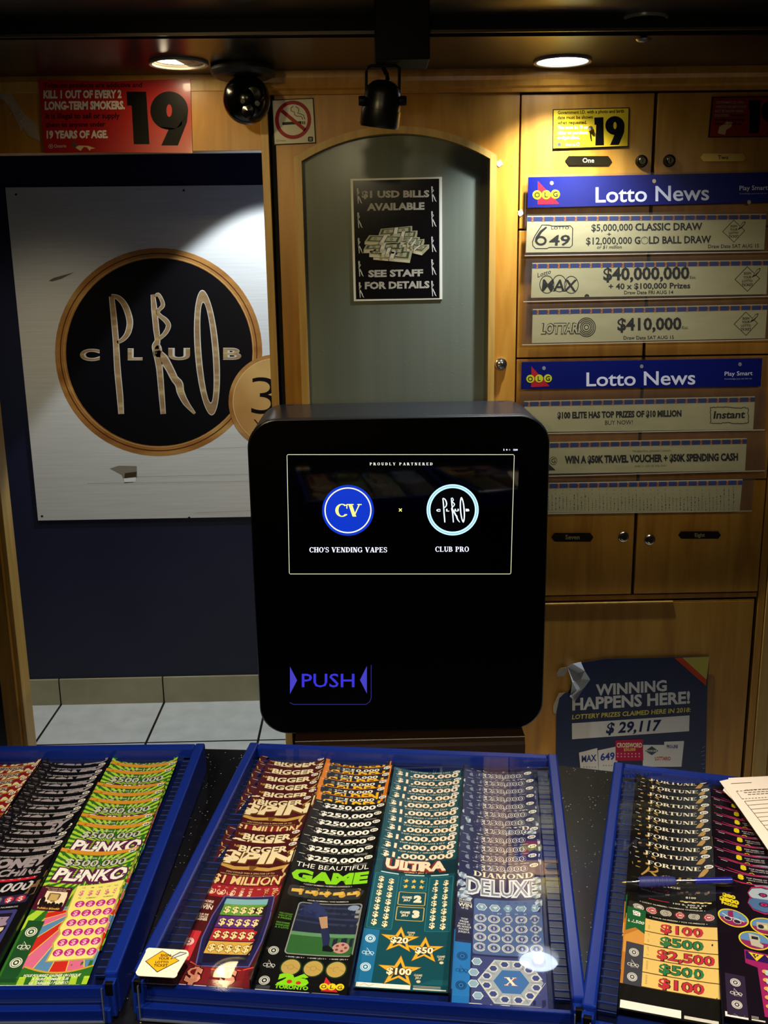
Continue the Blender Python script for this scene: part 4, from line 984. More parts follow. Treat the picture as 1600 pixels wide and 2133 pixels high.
# ================================================================== TICKET CASES
def case(label, bl, ang, cols, W=.47):
    """blue counter case; origin = its back left corner on the counter, x to the right, y towards the back"""
    t = thing('ticket_case', label, 'display case', (bl[0], bl[1], CT), ang)
    D, Z = .53, .05
    b = MB(); b.box(.004, W - .004, -D + .006, -.004, 0, .018, BLUE_DK); b.box(.014, W - .014, -D + .012, -D + .018, .018, .030, BLUE)
    b.box(.014, W - .014, -.024, -.014, .018, .034, BLUE_DK); b.box(.006, W - .006, -D - .004, -D + .006, .0, .016, BLUE)
    b.build('tray', t, bevel=.001)
    for x0, x1 in ((0, .0145), (W - .0145, W)):
        b = MB(); b.box(x0, x1, -D + .012, 0 if x0 == 0 else 0, 0, Z, BLUE); b.build('side_rail', t, bevel=.0025)
    b = MB(); b.box(.0146, W - .0146, -.0165, 0, 0, Z - .0008, BLUE); b.build('back_rail', t, bevel=.0025)
    for x0 in (.001, W - .0135): b = MB(); b.box(x0, x0 + .0125, -D + .001, -D + .0118, .004, Z - .006, BLUE); b.box(x0 + .002, x0 + .0105, -D + .0005, -D + .006, Z - .02, Z - .0055, BLACK); b.build('end_clip', t, bevel=.001)
    RIB = mat('#2a3f86', .2, name='pocket rib'); RB2 = mat('#0a1230', .3, name='pocket floor')
    for x0, x1 in ((.0148, .034), (W - .030, W - .0148)):        # combs of the ticket pockets along both sides
        b = MB(); b.box(x0, x1, -D + .03, -.018, .018, .034, RB2)
        for i in range(38): b.box(x0, x1, -.03 - i*.0128, -.0294 - i*.0128, .034, .0347 + .0005*(i % 3 == 0), RIB)
        b.build('pocket_rack', t)
    for x in cols: b = MB(); b.box(x - .0008, x + .0008, -D + .024, -.02, .0181, .036, mat('#14141a', .2, name='divider plastic')); b.build('divider', t)
    b = MB(); b.box(.0147, W - .0147, -D + .008, -.0168, .0472, .0494, GLASS); tag(b.build('cover', t), 'clear acrylic cover')
    b = MB(); b.box(.010, W - .012, -D - .0065, -D - .0045, .004, .044, LIPMAT)
    edge = mat('#4a5160', .25, 0, .6, name='polished acrylic edge')
    b.box(.010, W - .012, -D - .0068, -D - .0042, .0025, .004, edge); b.box(.010, .0112, -D - .0068, -D - .0042, .004, .044, edge); b.box(W - .0132, W - .012, -D - .0068, -D - .0042, .004, .044, edge)
    b.box(.010, W - .012, -D - .0068, -D + .009, .044, .0456, LIPMAT)
    tag(b.build('front_lip', t), 'clear acrylic front lip')
    return t
a1, a2, a3 = radians(-1.5), radians(-7.43), radians(-17.2)
cL = (-.257 - .47*cos(a1), 1.433 - .47*sin(a1)); cC = (-.188, 1.433); cR = (.357, 1.345)
COLS_C = [.022, .124, .229, .334]; COLS_L = [.122, .225, .331]; COLS_R = [.034, .138]
case('blue ticket case holding the lime, black and red tickets', cL, a1, [.117, .222, .328])
case('blue ticket case in the middle of the counter, a white sticker on its front corner', cC, a2, [.122, .2265, .3315])
case('blue ticket case under the pen and the loose papers', cR, a3, [.136, .24])
def at(c, ang, x, y, z): return Vector((c[0] + x*cos(ang) - y*sin(ang), c[1] + x*sin(ang) + y*cos(ang), CT + z))

# ------------------------------------------------------------------ scratch tickets (millimetres; t runs down from the top edge)
def new_ticket(L, base, warp=None):
    def P(u, t, lay):
        if warp:
            for (t0, w0), (t1, w1) in zip(warp, warp[1:]):
                if t <= t1 + 1e-6: t = w0 + (t - t0)*(w1 - w0)/(t1 - t0); break
        s_ = ((warp[-1][1] if warp else L) - t)/1000
        return Vector((u/1000, s_, .05*s_ - .027*s_*(1 - (2*u/100 - 1)**2) + lay*.00003))
    sh = Sheet(P, cut=(10, 25)); sh.bounds = (0, 100, 0, L)
    sh.rect(0, 0, 100, L, base, 0); sh.rect(0, 0, 100, L, mat('#d8d4cc', .6, name='ticket back'), -4)
    for k in range(10):
        for t_ in (0, L): sh.add([P(k*10, t_, 0), P(k*10+10, t_, 0), P(k*10+10, t_, -4), P(k*10, t_, -4)], [(0, 1, 2, 3)], base)
    for u in (0, 100):
        for k in range(int(L/25)): sh.add([P(u, k*25, 0), P(u, k*25+25, 0), P(u, k*25+25, -4), P(u, k*25, -4)], [(0, 1, 2, 3)], base)
    return sh
def badge(sh, price, ring=None):
    sh.disc(93, 5.6, 5.4, 3.9, ink('#efe8d8'), 4, 18); sh.text(price, 93, 7.4, 3.4, ink('#181410'), 5, w=7, al='c', bold=.03)
def dash(sh, c='#d8d0c0'): sh.rect(3, 4.2, 11, 5, ink(c), 4)
def seals(sh, u, ts, m, k=1.0):
    for t_ in ts[::2]:
        sh.ring(u, t_, 6.2*k, 7*k, 1.0, m, 6, 24); sh.ring(u, t_, 4.6*k, 5.2*k, 1.5, m, 6, 20); sh.disc(u, t_, 1.6*k, 1.8*k, m, 6, 12)
    t_ = ts[1]
    sh.line([(u - 2, t_ - 8*k), (u - 2, t_ + 4*k), (u + 6*k, t_ + 4*k)], .8, m, 6, True)
    for i, ch in enumerate('OLG'): sh.ring(u - 4.6*k + i*4.6*k, t_, 2.6*k, 2.6*k, .7, m, 6, 14)
def footer(sh, L, a=2, b_=60, c_=98):
    sh.rect(a, L - 8, b_, L - 1.5, ink('#ece6da'), 2); sh.rect(b_ + 3, L - 4, c_, L - 2, ink('#cfc9bc'), 2)
    for i in range(3): sh.rect(b_ + 3, L - 8 + i*1.2, c_ - 6, L - 7.5 + i*1.2, ink('#a8a498'), 2)
    sh.line([(a + 4, L - 3), (a + 9, L - 6.5), (a + 14, L - 3), (a + 19, L - 6)], .5, ink('#8a8478'), 3)
def micro(sh, t_, u0, u1, txt, m, h=2.6, **k): sh.text(txt, (u0+u1)/2, t_, h, m, 3, w=u1-u0, al='c', bold=.015, **k)
def dollar(sh, u, t_, h, m, lay=4, bold=.03, om=None, ob=.055):
    if om: sh.text('$', u, t_ + h/2, h, om, lay, al='c', bold=ob)
    sh.text('$', u, t_ + h/2, h, m, lay + 1 if om else lay, al='c', bold=bold)

def lime_ticket():
    L = 250; G1 = ink('#2c6a22'); sh = new_ticket(L, G1); Y = ink('#acd038')
    for i in range(34):                                  # sunburst
        a = 2*pi*i/34; r = 130
        sh.poly([(50, 44), (50 + r*cos(a - .05), 44 + r*sin(a - .05)), (50 + r*cos(a + .05), 44 + r*sin(a + .05))], Y, 1)
    sh.bounds = (0, 100, 0, L)
    ORG_ = ink('#d8922c'); sh.poly([(0, 0), (100, 0), (100, 5), (80, 8), (50, 9), (20, 8), (0, 7)], ORG_, 2); sh.line([(0, 7.4), (20, 8.4), (50, 9.4), (80, 8.4), (100, 5.4)], .8, ink('#4a3a10'), 3)
    badge(sh, '$5'); sh.rect(5, 3, 14, 6, ink('#a86418'), 3)
    micro(sh, 15.5, 22, 82, 'TOP PRIZE / GROS LOT', ink('#e8e4d0'), 2.2)
    for bo, m_, l_ in ((.075, ink('#2a2a24'), 3), (.02, ink('#c8c4b8'), 4)): sh.text('$500,000', 50, 32, 13, m_, l_, w=78, al='c', bold=bo, shear=.1)
    for bo, m_, l_, dy in ((.13, ink('#5a1a44'), 3, 1.6), (.02, ink('#f4f0e4'), 4, 0)): sh.text('PLINKO', 51, 62 + dy, 22, m_, l_, w=88 + bo*40, al='c', bold=bo + .02, shear=.12)
    sh.disc(36.5, 53.5, 3.6, 3.6, ink('#f4f0e4'), 5, 16); sh.ring(36.5, 53.5, 4.4, 4.4, 1, ink('#2a5a20'), 5, 18)
    # wheel of coloured wedges
    cols = [ink('#c82820'), ink('#5a86b0'), ink('#d8688c')]; GD = ink('#e8c84a')
    sh.bounds = (20, 100, 112, 226)
    for i in range(-9, 13):
        a0, a1_ = radians(90 + i*12 - 6), radians(90 + i*12 + 6); R = 116
        q = lambda a: (62 + R*cos(a)*.82, 112 + R*sin(a))
        if a1_ > radians(-20) and a0 < radians(200):
            sh.raw([(62, 112), q(a0), q(a1_)], cols[i % 3], 2); sh.line([(62, 112), q(a0)], 1.0, GD, 3)
    sh.bounds = (0, 100, 0, L)
    pts = [(62 + 96*.82*cos(radians(a)) if 0 else 24 + (76)*k/12, 214 + 10*sin(pi*k/12)) for k, a in enumerate(range(13))]
    sh.poly(pts + [(100, 232), (20, 232)], G1, 4); sh.line(pts, 2.6, ink('#c89a38'), 5)
    for i in range(6): sh.raw([(24 + i*14, 230), (31 + i*14, 230), (32 + i*14, 242), (24 + i*14, 242)], Y, 5)
    YA = ink('#f0e27a')
    sh.poly([(40, 72), (98, 66), (99, 120), (96, 130), (99, 150), (96, 160), (99, 180), (97, 204), (44, 207), (45, 185), (42, 176), (45, 160), (41, 150), (44, 130), (41, 120)], ink('#b8a850'), 4)
    sh.poly([(41, 72), (97, 67), (97, 120), (94, 130), (97, 150), (94, 160), (97, 180), (95, 202), (46, 205), (47, 185), (44, 176), (47, 160), (43, 150), (46, 130), (43, 120)], YA, 5)
    PK, MG = ink('#d06a8c'), ink('#b8287c')
    sh.text('LUCKY NUMBERS / NUMEROS CHANCEUX', 70, 77, 2.4, ink('#4a3a18'), 6, w=44, al='c', bold=.01)
    for i in range(5): dollar(sh, 50 + i*10.4, 86, 9, PK, 6, .02)
    sh.text('YOUR NUMBERS / VOS NUMEROS', 70, 97, 2.4, ink('#4a3a18'), 6, w=44, al='c', bold=.01)
    for r in range(6):
        for c in range(4):
            u, t_ = 53.5 + c*12.6, 107 + r*17
            sh.disc(u + .5, t_ + .7, 5.6, 6.1, ink('#e8a8c0'), 6, 20); sh.disc(u, t_, 5.6, 6.0, MG, 7, 20); dollar(sh, u, t_, 7.4, ink('#f0b8c8'), 8, .02)
    # little picture of a game board
    PL = ink('#4a1028'); sh.rrect(0, 76, 37, 121, 3, PL, 6); sh.rrect(4, 85, 34, 112, 2, ink('#f0dcb8'), 7); sh.rrect(12, 88, 26, 104, 2, ink('#7a5a4a'), 8); sh.rect(14, 90, 24, 102, ink('#c8a860'), 9)
    sh.disc(8, 104, 3, 8, ink('#181010'), 8, 10)
    for i in range(6): sh.disc(8 + i*4.6, 111 - (i % 2)*2, 2.6, 5, ink('#181010'), 9, 8)
    micro(sh, 80.5, 4, 34, 'YOU COULD WIN A CHIP', ink('#e8d8b0'), 2, rise=0); sh.text('YOU COULD WIN A CHIP', 19, 80.5, 2, ink('#e8d8b0'), 8, w=30, al='c'); sh.text('TO DROP ON THE', 19, 83.8, 2, ink('#e8d8b0'), 8, w=22, al='c'); sh.text('PLINKO BOARD', 19, 118, 3, ink('#e8c84a'), 8, w=26, al='c', bold=.02)
    sh.rect(3, 139, 22, 238, ink('#1c4a24'), 4)
    for l_, t_, w_ in (('VOUS POURRIEZ GAGNER UN DISQUE', 230, 62), ('A FAIRE TOMBER SUR', 235.5, 40), ('LE TABLEAU PLINKO', 241, 42)): sh.text(l_, 58, t_, 3.8, ink('#f0f0d8'), 6, w=w_, al='c', bold=.025, shear=.2)
    WH = ink('#e8e4d4')
    sh_l = [158, 183, 208]
    for t_ in (158, 208): sh.ring(12.5, t_, 6.6, 8, 1.1, WH, 5, 24); sh.ring(12.5, t_, 4.8, 5.8, 1.6, WH, 5, 20); sh.disc(12.5, t_, 1.6, 2, WH, 5, 12)
    for i in range(3): sh.ring(8 + i*4.6, 183, 2.7, 3.2, .8, WH, 5, 14)
    sh.line([(10, 174), (10, 187.5), (19, 187.5)], .9, WH, 5, True)
    footer(sh, L); return sh.build('scratch_ticket')

def cash_ticket():
    L = 250; K0 = ink('#0c0a0e'); sh = new_ticket(L, K0)
    badge(sh, '$5'); dash(sh, '#b8b4b0')
    for i in range(5): sh.raw([(0, 6 + i*9), (26 - i*3, 7 + i*9), (20 - i*3, 9 + i*9), (0, 9.6 + i*9)], ink('#3a3440'), 1)
    micro(sh, 12.6, 17, 90, 'YOU COULD ENTER THE / VOUS POURRIEZ ENTRER DANS LA', ink('#d8d4d0'), 2.6, rise=-1)
    GR = ink('#a09498')
    sh.text('MONEY', 52, 35, 18, GR, 2, w=86, al='c', bold=.07, shear=.18, rise=-4); sh.text('MACHINE', 52, 53, 14, GR, 2, w=84, al='c', bold=.04, shear=.2, rise=-4)
    sh.raw([(10, 60), (92, 55), (91, 60), (10, 65)], ink('#c02030'), 2); sh.text('YOU COULD WIN / VOUS POURRIEZ GAGNER', 52, 61.5, 2.4, ink('#f0d0d0'), 3, w=76, al='c', rise=-4)
    sh.text('0,000', 34, 84, 17, ink('#c8c0c0'), 2, w=56, bold=.02, shear=.2, rise=-3)
    sh.raw([(86, 70), (100, 64), (100, 92), (84, 96), (90, 82)], ink('#7a5a3a'), 1)
    sh.raw([(8, 94), (96, 89), (95, 106), (8, 110)], ink('#2c2848'), 2)
    for i, c in enumerate(('#6a6478', '#6a6478', '#6a6478', '#6a6478', '#c0303c', '#c0303c')): sh.disc(16 + i*14, 101 - i*.6, 5.8, 6.4, ink(c), 3, 20); dollar(sh, 16 + i*14, 101 - i*.6, 8, ink('#e0d8d4'), 4, .02)
    micro(sh, 114, 20, 88, 'YOUR NUMBERS / VOS NUMEROS', ink('#c8c4c0'), 2.4)
    sh.rrect(6, 118, 90, 196, 3, ink('#3a3a78'), 2); sh.rrect(9, 124, 87, 236, 3, ink('#1c1428'), 3)
    for i in range(4):
        for j in range(5):
            u, t_ = 12 + i*18.5, 130 + j*19
            sh.poly([(u + random.uniform(0, 3), t_), (u + 17, t_ + random.uniform(-2, 2)), (u + 18, t_ + 16), (u + 8, t_ + 18), (u, t_ + 15)], ink(('#c8b890', '#b8a47c', '#d8c8a0', '#9a8498')[(i + j*3) % 4]), 4)
    sh.rect(0, 205, 90, 238, ink('#2a1838'), 5); dollar(sh, 78, 196, 10, ink('#e0c880'), 6)
    footer(sh, L); return sh.build('scratch_ticket')

def red_ticket():
    L = 250; sh = new_ticket(L, ink('#8a1a1c')); badge(sh, '$5')
    for i in range(8):
        t_ = i*22 + 5
        sh.raw([(0, t_), (100, t_ - 5), (100, t_ - 3.4), (0, t_ + 1.8)], ink('#d8a848'), 1)
    for bo, m_, l_ in ((.08, ink('#e8d0a0'), 2), (.03, ink('#3a5470'), 3)): sh.text('00,000', 36, 12.5, 7, m_, l_, w=42, bold=bo, shear=.15, rise=-1)
    CRM = ink('#e0d8a0')
    sh.text('MILLION', 50, 30, 15, CRM, 2, w=94, al='c', bold=.05, shear=.2, rise=-2)
    sh.rect(8, 60, 92, 220, ink('#d8b060'), 1); footer(sh, L); return sh.build('scratch_ticket')

def spin_ticket():
    L = 270; MR = ink('#4a1216'); sh = new_ticket(L, MR); CR, GL, RD = ink('#f0dcae'), ink('#c89c4c'), ink('#a01c28')
    badge(sh, '$10'); dash(sh)
    for k in range(2): sh.line([(0 + 100*k, 12 + 0*k), (3 + 92*k, 19), (8 + 82*k, 22), (2 + 92*k, 30)], [1, 3, 3, .5], GL, 2)
    sh.text('THE', 12, 15, 4.6, GL, 3, w=12, bold=.03, shear=.2, rise=-1)
    for bo, m_, l_ in ((.08, ink('#241008'), 3), (.04, CR, 4)): sh.text('BIGGER', 24, 21.5, 12, m_, l_, w=64 + bo*20, bold=bo, rise=-1)
    for bo, m_, l_, d in ((.075, ink('#6a4418'), 5, 1.6), (.05, CR, 6, 0)): sh.text('$PIN', 52, 45 + d, 21, m_, l_, w=96 + bo*20, al='c', bold=bo, shear=.08, rise=-2)
    sh.poly([(4, 49), (28, 54), (50, 51), (72, 54), (98, 49), (94, 56), (72, 61), (50, 58), (28, 61), (8, 56)], GL, 3); sh.poly([(44, 50), (58, 50), (54, 60), (47, 60)], ink('#7a5020'), 4)
    for a_ in (-1, 1): sh.line([(50 + a_*46, 50), (50 + a_*42, 60), (50 + a_*46, 70), (50 + a_*40, 84)], [2, 4, 3, .6], ink('#d8b070'), 3)
    micro(sh, 67, 20, 82, 'YOU COULD WIN A SPIN FOR UP TO', ink('#d8b878'), 2.8); micro(sh, 71.5, 14, 88, 'VOUS POURRIEZ GAGNER UN TOUR POUR JUSQU A', ink('#c8a870'), 2)
    sh.raw([(6, 74), (96, 72), (96, 90), (6, 92)], ink('#8a1a24'), 2)
    for bo, m_, l_ in ((.09, ink('#3a0c10'), 3), (.03, ink('#e8cc88'), 4)): sh.text('$1 MILLION', 51, 89, 15, m_, l_, w=84, al='c', bold=bo, rise=-1)
    sh.raw([(2, 93), (98, 91), (98, 114), (2, 116)], RD, 2); micro(sh, 98, 6, 94, 'LUCKY NUMBERS / NUMEROS CHANCEUX     DOUBLE / DOUBLER', ink('#f0d8c0'), 2.4)
    for i in range(5): sh.ring(13 + i*12.2, 106, 5.4, 6.2, 1, ink('#f0d8b0'), 3, 24); dollar(sh, 13 + i*12.2, 106, 8, ink('#f0d8b0'), 3)
    for i in range(2): sh.disc(80 + i*12, 105, 5.2, 6, ink('#e0b868'), 3, 20); dollar(sh, 80 + i*12, 105, 8, ink('#7a1820'), 4)
    for l_, t_, w_, h in (('MORE', 128, 13, 4), ('WAYS TO', 132.5, 11, 2.4), ('WIN', 140, 16, 7), ('PLUS DE', 151, 14, 3), ('FACONS DE', 155, 14, 2.6), ('GAGNER', 160, 16, 4)): sh.text(l_, 15, t_, h, ink('#e8d8c0'), 3, w=w_, al='c', bold=.03)
    NVY = ink('#1e1e4c'); 
    def barrel(g, m, lay): sh.poly([(36 - g, 117 - g), (88 + g, 115 - g), (91 + g, 150), (91 + g, 190), (86 + g, 226 + g), (36 - g, 229 + g), (30 - g, 190), (31 - g, 150)], m, lay)
    barrel(5, ink('#5a5a9c'), 3); barrel(3.6, NVY, 4); barrel(-1, ink('#15122c'), 5)
    for t0, t1, c in ((117, 127, '#7ab0b8'), (127, 147, '#5c9a3a'), (148.5, 169, '#5a2a78'), (170.5, 191, '#b02834'), (192.5, 213, '#d8a848')):
        sh.raw([(35, t0), (86, t0 - 1), (86.5, t1 - 1), (34.5, t1)], ink(c), 6)
    for r, t_ in enumerate((137, 159, 181, 203)):
        for i in range(5): dollar(sh, 41 + i*9.8, t_ - .5, 11, ink('#f0dc98'), 7, .02, ink('#3a2410'))
    for i in range(2): micro(sh, 121 + i*3, 44, 78, 'YOUR NUMBERS / VOS NUMEROS', ink('#2a4a50'), 1.8)
    sh.rect(4, 178, 22, 226, ink('#c83038'), 3); seals(sh, 13, [197, 219], ink('#f0d8d0'), .9)
    sh.line([(24, 228), (40, 236), (62, 238), (84, 236), (98, 230)], 1.6, ink('#e05040'), 3)
    sh.rect(2, 232, 98, L - 9, ink('#6a141c'), 2)
    for u in (34, 72): sh.rect(u - 17, 235, u + 17, L - 10, ink('#7a1a22'), 3); dollar(sh, u, 247, 21, ink('#e89878'), 4, .05, ink('#2a0a0a'), .09)
    footer(sh, L, 22, 52); return sh.build('scratch_ticket')

def golden_ticket():
    L = 250; OR = ink('#d87a1e'); sh = new_ticket(L, OR); sh.rect(2.4, 1.6, 97.6, 248, ink('#22242c'), 1)
    badge(sh, '$10'); dash(sh)
    for l_, t_ in (('TOP', 8), ('PRIZE', 11)): sh.text(l_, 16, t_, 2.4, ink('#c8c4b8'), 3, w=7)
    sh.text('$250,000', 52, 12.6, 7, ink('#ece4d0'), 3, w=60, al='c', bold=.03)
    for bo, m_, l_ in ((.07, ink('#8a4a10'), 2), (.04, ink('#f0b81c'), 3)): sh.text('GOLDEN', 50, 30, 16, m_, l_, w=82, al='c', bold=bo)
    footer(sh, L); return sh.build('scratch_ticket')

def soccer_ticket():
    L = 250; sh = new_ticket(L, ink('#0a0b0c')); badge(sh, '$10'); dash(sh); WHT_ = ink('#f0ece0'); LM = ink('#84d01c')
    sh.line([(8, 9), (18, 18)], .6, ink('#6a6c70'), 2); sh.line([(4, 20), (24, 12)], .5, ink('#5a5c60'), 2)
    sh.text('$250,000', 50, 14, 9.6, WHT_, 3, w=74, al='c', bold=.035)
    micro(sh, 17, 32, 70, 'TOP PRIZE / GROS LOT', ink('#b0aca4'), 1.6)
    for i in range(5): sh.disc(78 + i*3, 19 + (i % 2), 5, 2.4, ink('#5c5a58'), 1, 10)
    sh.text('THE BEAUTIFUL', 50, 31, 9, WHT_, 3, w=92, al='c', bold=.0, rise=-1)
    sh.text('GAME', 50, 57, 20, LM, 3, w=96, al='c', bold=.06)
    micro(sh, 64, 20, 80, '+ LUCKY NUMBERS / NUMEROS CHANCEUX +', ink('#c8c4bc'), 2.6)
    sh.rrect(4, 67, 96, 88, 6, ink('#2c2e30'), 2); GLD = ink('#c89a3c')
    for i in range(5):
        u = 16 + i*17; sh.disc(u + 3, 78, 5.2, 6, GLD, 3, 16); sh.raw([(u - 8, 74.5), (u + 4, 72.5), (u + 4, 79), (u - 8, 80)], ink('#d8b050'), 4); sh.ring(u + 4, 70.5, 4, 3, 1, ink('#a8802c'), 3, 14); sh.raw([(u - 4, 74), (u - 1, 73.6), (u - 1, 76), (u - 4, 76.4)], ink('#5a3c10'), 5)
    micro(sh, 93, 30, 80, 'YOUR NUMBERS / VOS NUMEROS', ink('#c8c4bc'), 2.2)
    sh.rrect(21, 96, 98, 186, 5, ink('#8a8c84'), 2); sh.rrect(22.4, 97.6, 96.6, 184.4, 4.4, ink('#1c2238'), 3)
    for i in range(4): sh.raw([(23, 100 + i*9), (96, 104 + i*10), (96, 108 + i*10), (23, 103 + i*9)], ink('#2c3450'), 4)
    sh.disc(88, 104, 7, 5, ink('#8090a8'), 5, 14); sh.disc(30, 110, 4, 3, ink('#5a6480'), 5, 12)
    sh.raw([(22.4, 152), (96.6, 154), (96.6, 181), (92, 184.4), (27, 184.4), (22.4, 181)], ink('#2f6030'), 4); sh.raw([(22.4, 148), (96.6, 150), (96.6, 156), (22.4, 154)], ink('#5c8a60'), 5)
    LEG = ink('#20284e')
    sh.line([(34, 100), (48, 112), (56, 122)], [22, 16, 11], ink('#28325c'), 6); sh.line([(26, 114), (46, 118), (58, 128)], [12, 11, 8], LEG, 6)
    sh.line([(54, 120), (58, 136), (60, 142)], [10, 8, 7], ink('#b08868'), 7); sh.line([(59, 140), (64, 158), (66, 172)], [9, 9, 6], LEG, 7); sh.raw([(62, 170), (68, 168), (76, 176), (74, 179), (63, 178)], ink('#101218'), 8)
    sh.disc(83, 172, 9.5, 9, ink('#b88a7c'), 7, 24)
    for a in range(5): sh.disc(83 + 5.4*cos(a*1.256), 172 + 5.2*sin(a*1.256), 2, 2, ink('#7a3c3c'), 8, 6)
    for l_, t_ in (('YOU COULD', 122), ('WIN UP TO', 126), ('4 PRIZES', 130), ('VOUS POURRIEZ', 138), ('GAGNER JUSQU', 142), ('A 4 LOTS', 146)): sh.text(l_, 10, t_, 2.6, ink('#5c9a2c'), 3, w=16, al='c', bold=.02)
    seals(sh, 9, [183, 206, 229], ink('#c8c8c0'), .95); sh.rect(2, 236, 17, 241, ink('#3a3c40'), 2)
    micro(sh, 191, 24, 94, '+ GAME / JEU 2 +    + GAME / JEU 3 +    + GAME / JEU 4 +', ink('#c8c4bc'), 1.8)
    for i in range(3):
        u = 33 + i*25; sh.disc(u, 206, 12, 13.4, ink('#1c3a20'), 2, 24); sh.disc(u, 206, 10.4, 11.8, ink('#b89a50'), 3, 24); sh.ring(u, 206, 4, 4.4, .6, ink('#8a7034'), 4, 5); sh.line([(u - 9, 203), (u - 4, 205)], .5, ink('#8a7034'), 4); sh.line([(u + 4, 206), (u + 9, 209)], .5, ink('#8a7034'), 4)
    sh.text('26', 40, 232, 14, LM, 3, w=34, al='c', bold=.1); sh.disc(36, 228, 3, 3, ink('#c03020'), 4, 8); sh.disc(46, 229, 3, 2.6, ink('#c03020'), 4, 8); sh.text('TORONTO', 40, 238.6, 5, LM, 3, w=36, al='c', bold=.05)
    sh.raw([(74, 218), (90, 239), (72, 239)], ink('#c82830'), 3)
    for i, ch in enumerate('OLG'): sh.disc(74 + i*8.6, 232 - i*.2, 4.6, 5, ink('#e0c820'), 4, 16); sh.text(ch, 74 + i*8.6, 234.6, 5, ink('#5a1a10'), 6, al='c', bold=.02)
    footer(sh, L); return sh.build('scratch_ticket')

def teal_ticket():
    L = 250; TL_ = ink('#0e4650'); sh = new_ticket(L, TL_); CR = ink('#f2e0c0'); DKT = ink('#0a2c36')
    badge(sh, '$10'); dash(sh, '#b8c8c8'); sh.rect(8, 22, 100, 50, DKT, 1)
    micro(sh, 5.2, 24, 84, 'TOP PRIZE / GROS LOT', ink('#d8c8a8'), 2.6)
    for bo, m_, l_ in ((.065, ink('#7a3c1c'), 2), (.03, CR, 3)): sh.text('$1,000,000', 50, 18.5, 10, m_, l_, w=92 + bo*10, al='c', bold=bo)
    for bo, m_, l_, d in ((.12, ink('#8a2c1c'), 3, 1), (.05, ink('#f0d8b8'), 4, 0)): sh.text('ULTRA', 50, 42 + d, 18, m_, l_, w=76 + bo*10, al='c', bold=bo)
    sh.serif('LT', 34, 42, 18, ink('#f0d8b8'), 5, w=28)
    micro(sh, 48, 36, 64, 'GAME / JEU 1', ink('#d8b878'), 3); LN = ink('#2a7484')
    for u0, u1 in ((8, 30), (38, 62), (70, 92)): sh.rect(u0, 51, u1, 53, ink('#b8d8d8'), 2)
    GDL = ink('#c8a858')
    for u0, u1 in ((2, 31), (69, 98)):
        sh.rrect(u0, 56, u1, 156, 2, ink('#12525e'), 2); sh.rrline(u0, 56, u1, 156, 2, .8, LN, 3)
        for r in range(7):
            for c in range(2): dollar(sh, u0 + 8 + c*12.5, 66 + r*13.2 + c*1.5, 9, ink('#f0dcb0'), 3, .03, ink('#3a3018'), .06)
    sh.rrect(34, 56, 66, 83, 2, ink('#12525e'), 2); sh.rrline(34, 56, 66, 83, 2, .8, LN, 3)
    for r in range(2):
        for c in range(3): sh.star(41 + c*9.2, 64 + r*11, 4.6, ink('#e0b850'), 3, .42)
    for n_, t0 in (('2', 86), ('3', 114)):
        sh.rrline(34, t0, 66, t0 + 24, 1.5, 1.1, GDL, 3); sh.text('GAME', 44, t0 + 11.6, 4, CR, 3, w=12, al='c', bold=.03); sh.text('JEU', 44, t0 + 16.6, 3.4, CR, 3, w=8, al='c', bold=.03); sh.text(n_, 57, t0 + 17.4, 11, ink('#f2dcc0'), 3, al='c', bold=.09)
    for u, t_, v_, s_ in ((42, 172, '$20', 1), (71, 187, '$50', .98), (46, 222, '$100', 1.08)):
        sh.star(u, t_, 24*s_, ink('#7a4c12'), 3, .4); sh.star(u, t_, 22.4*s_, ink('#e0a830'), 4, .4); sh.star(u + .5, t_ + .5, 13.5*s_, ink('#0c343e'), 5, .4)
        for bo, m_, l_ in ((.1, ink('#5a3410'), 6), (.04, ink('#f4e2b8'), 7)): sh.text(v_, u, t_ + 5, 9.4, m_, l_, w=20 if len(v_) == 3 else 27, al='c', bold=bo)
    for u, t_ in ((54, 160), (90, 198), (67, 228)): sh.text('GAME', u, t_, 3, ink('#d8c8a0'), 3, w=9, al='c', bold=.02); sh.text('JEU', u, t_ + 4, 3, ink('#d8c8a0'), 3, w=6, al='c', bold=.02); sh.disc(u + 1, t_ + 8, 2.4, 2.2, ink('#d8c8a0'), 3, 10)
    sh.rect(0, 158, 18, 242, ink('#1c6a98'), 3); seals(sh, 9, [174, 197, 219], ink('#c8e0e8'), .95)
    for i in range(12): sh.line([(70 + i*2.4, 240), (84 + i*2.4, 232)], .5, ink('#1c6470'), 2)
    footer(sh, L); return sh.build('scratch_ticket')

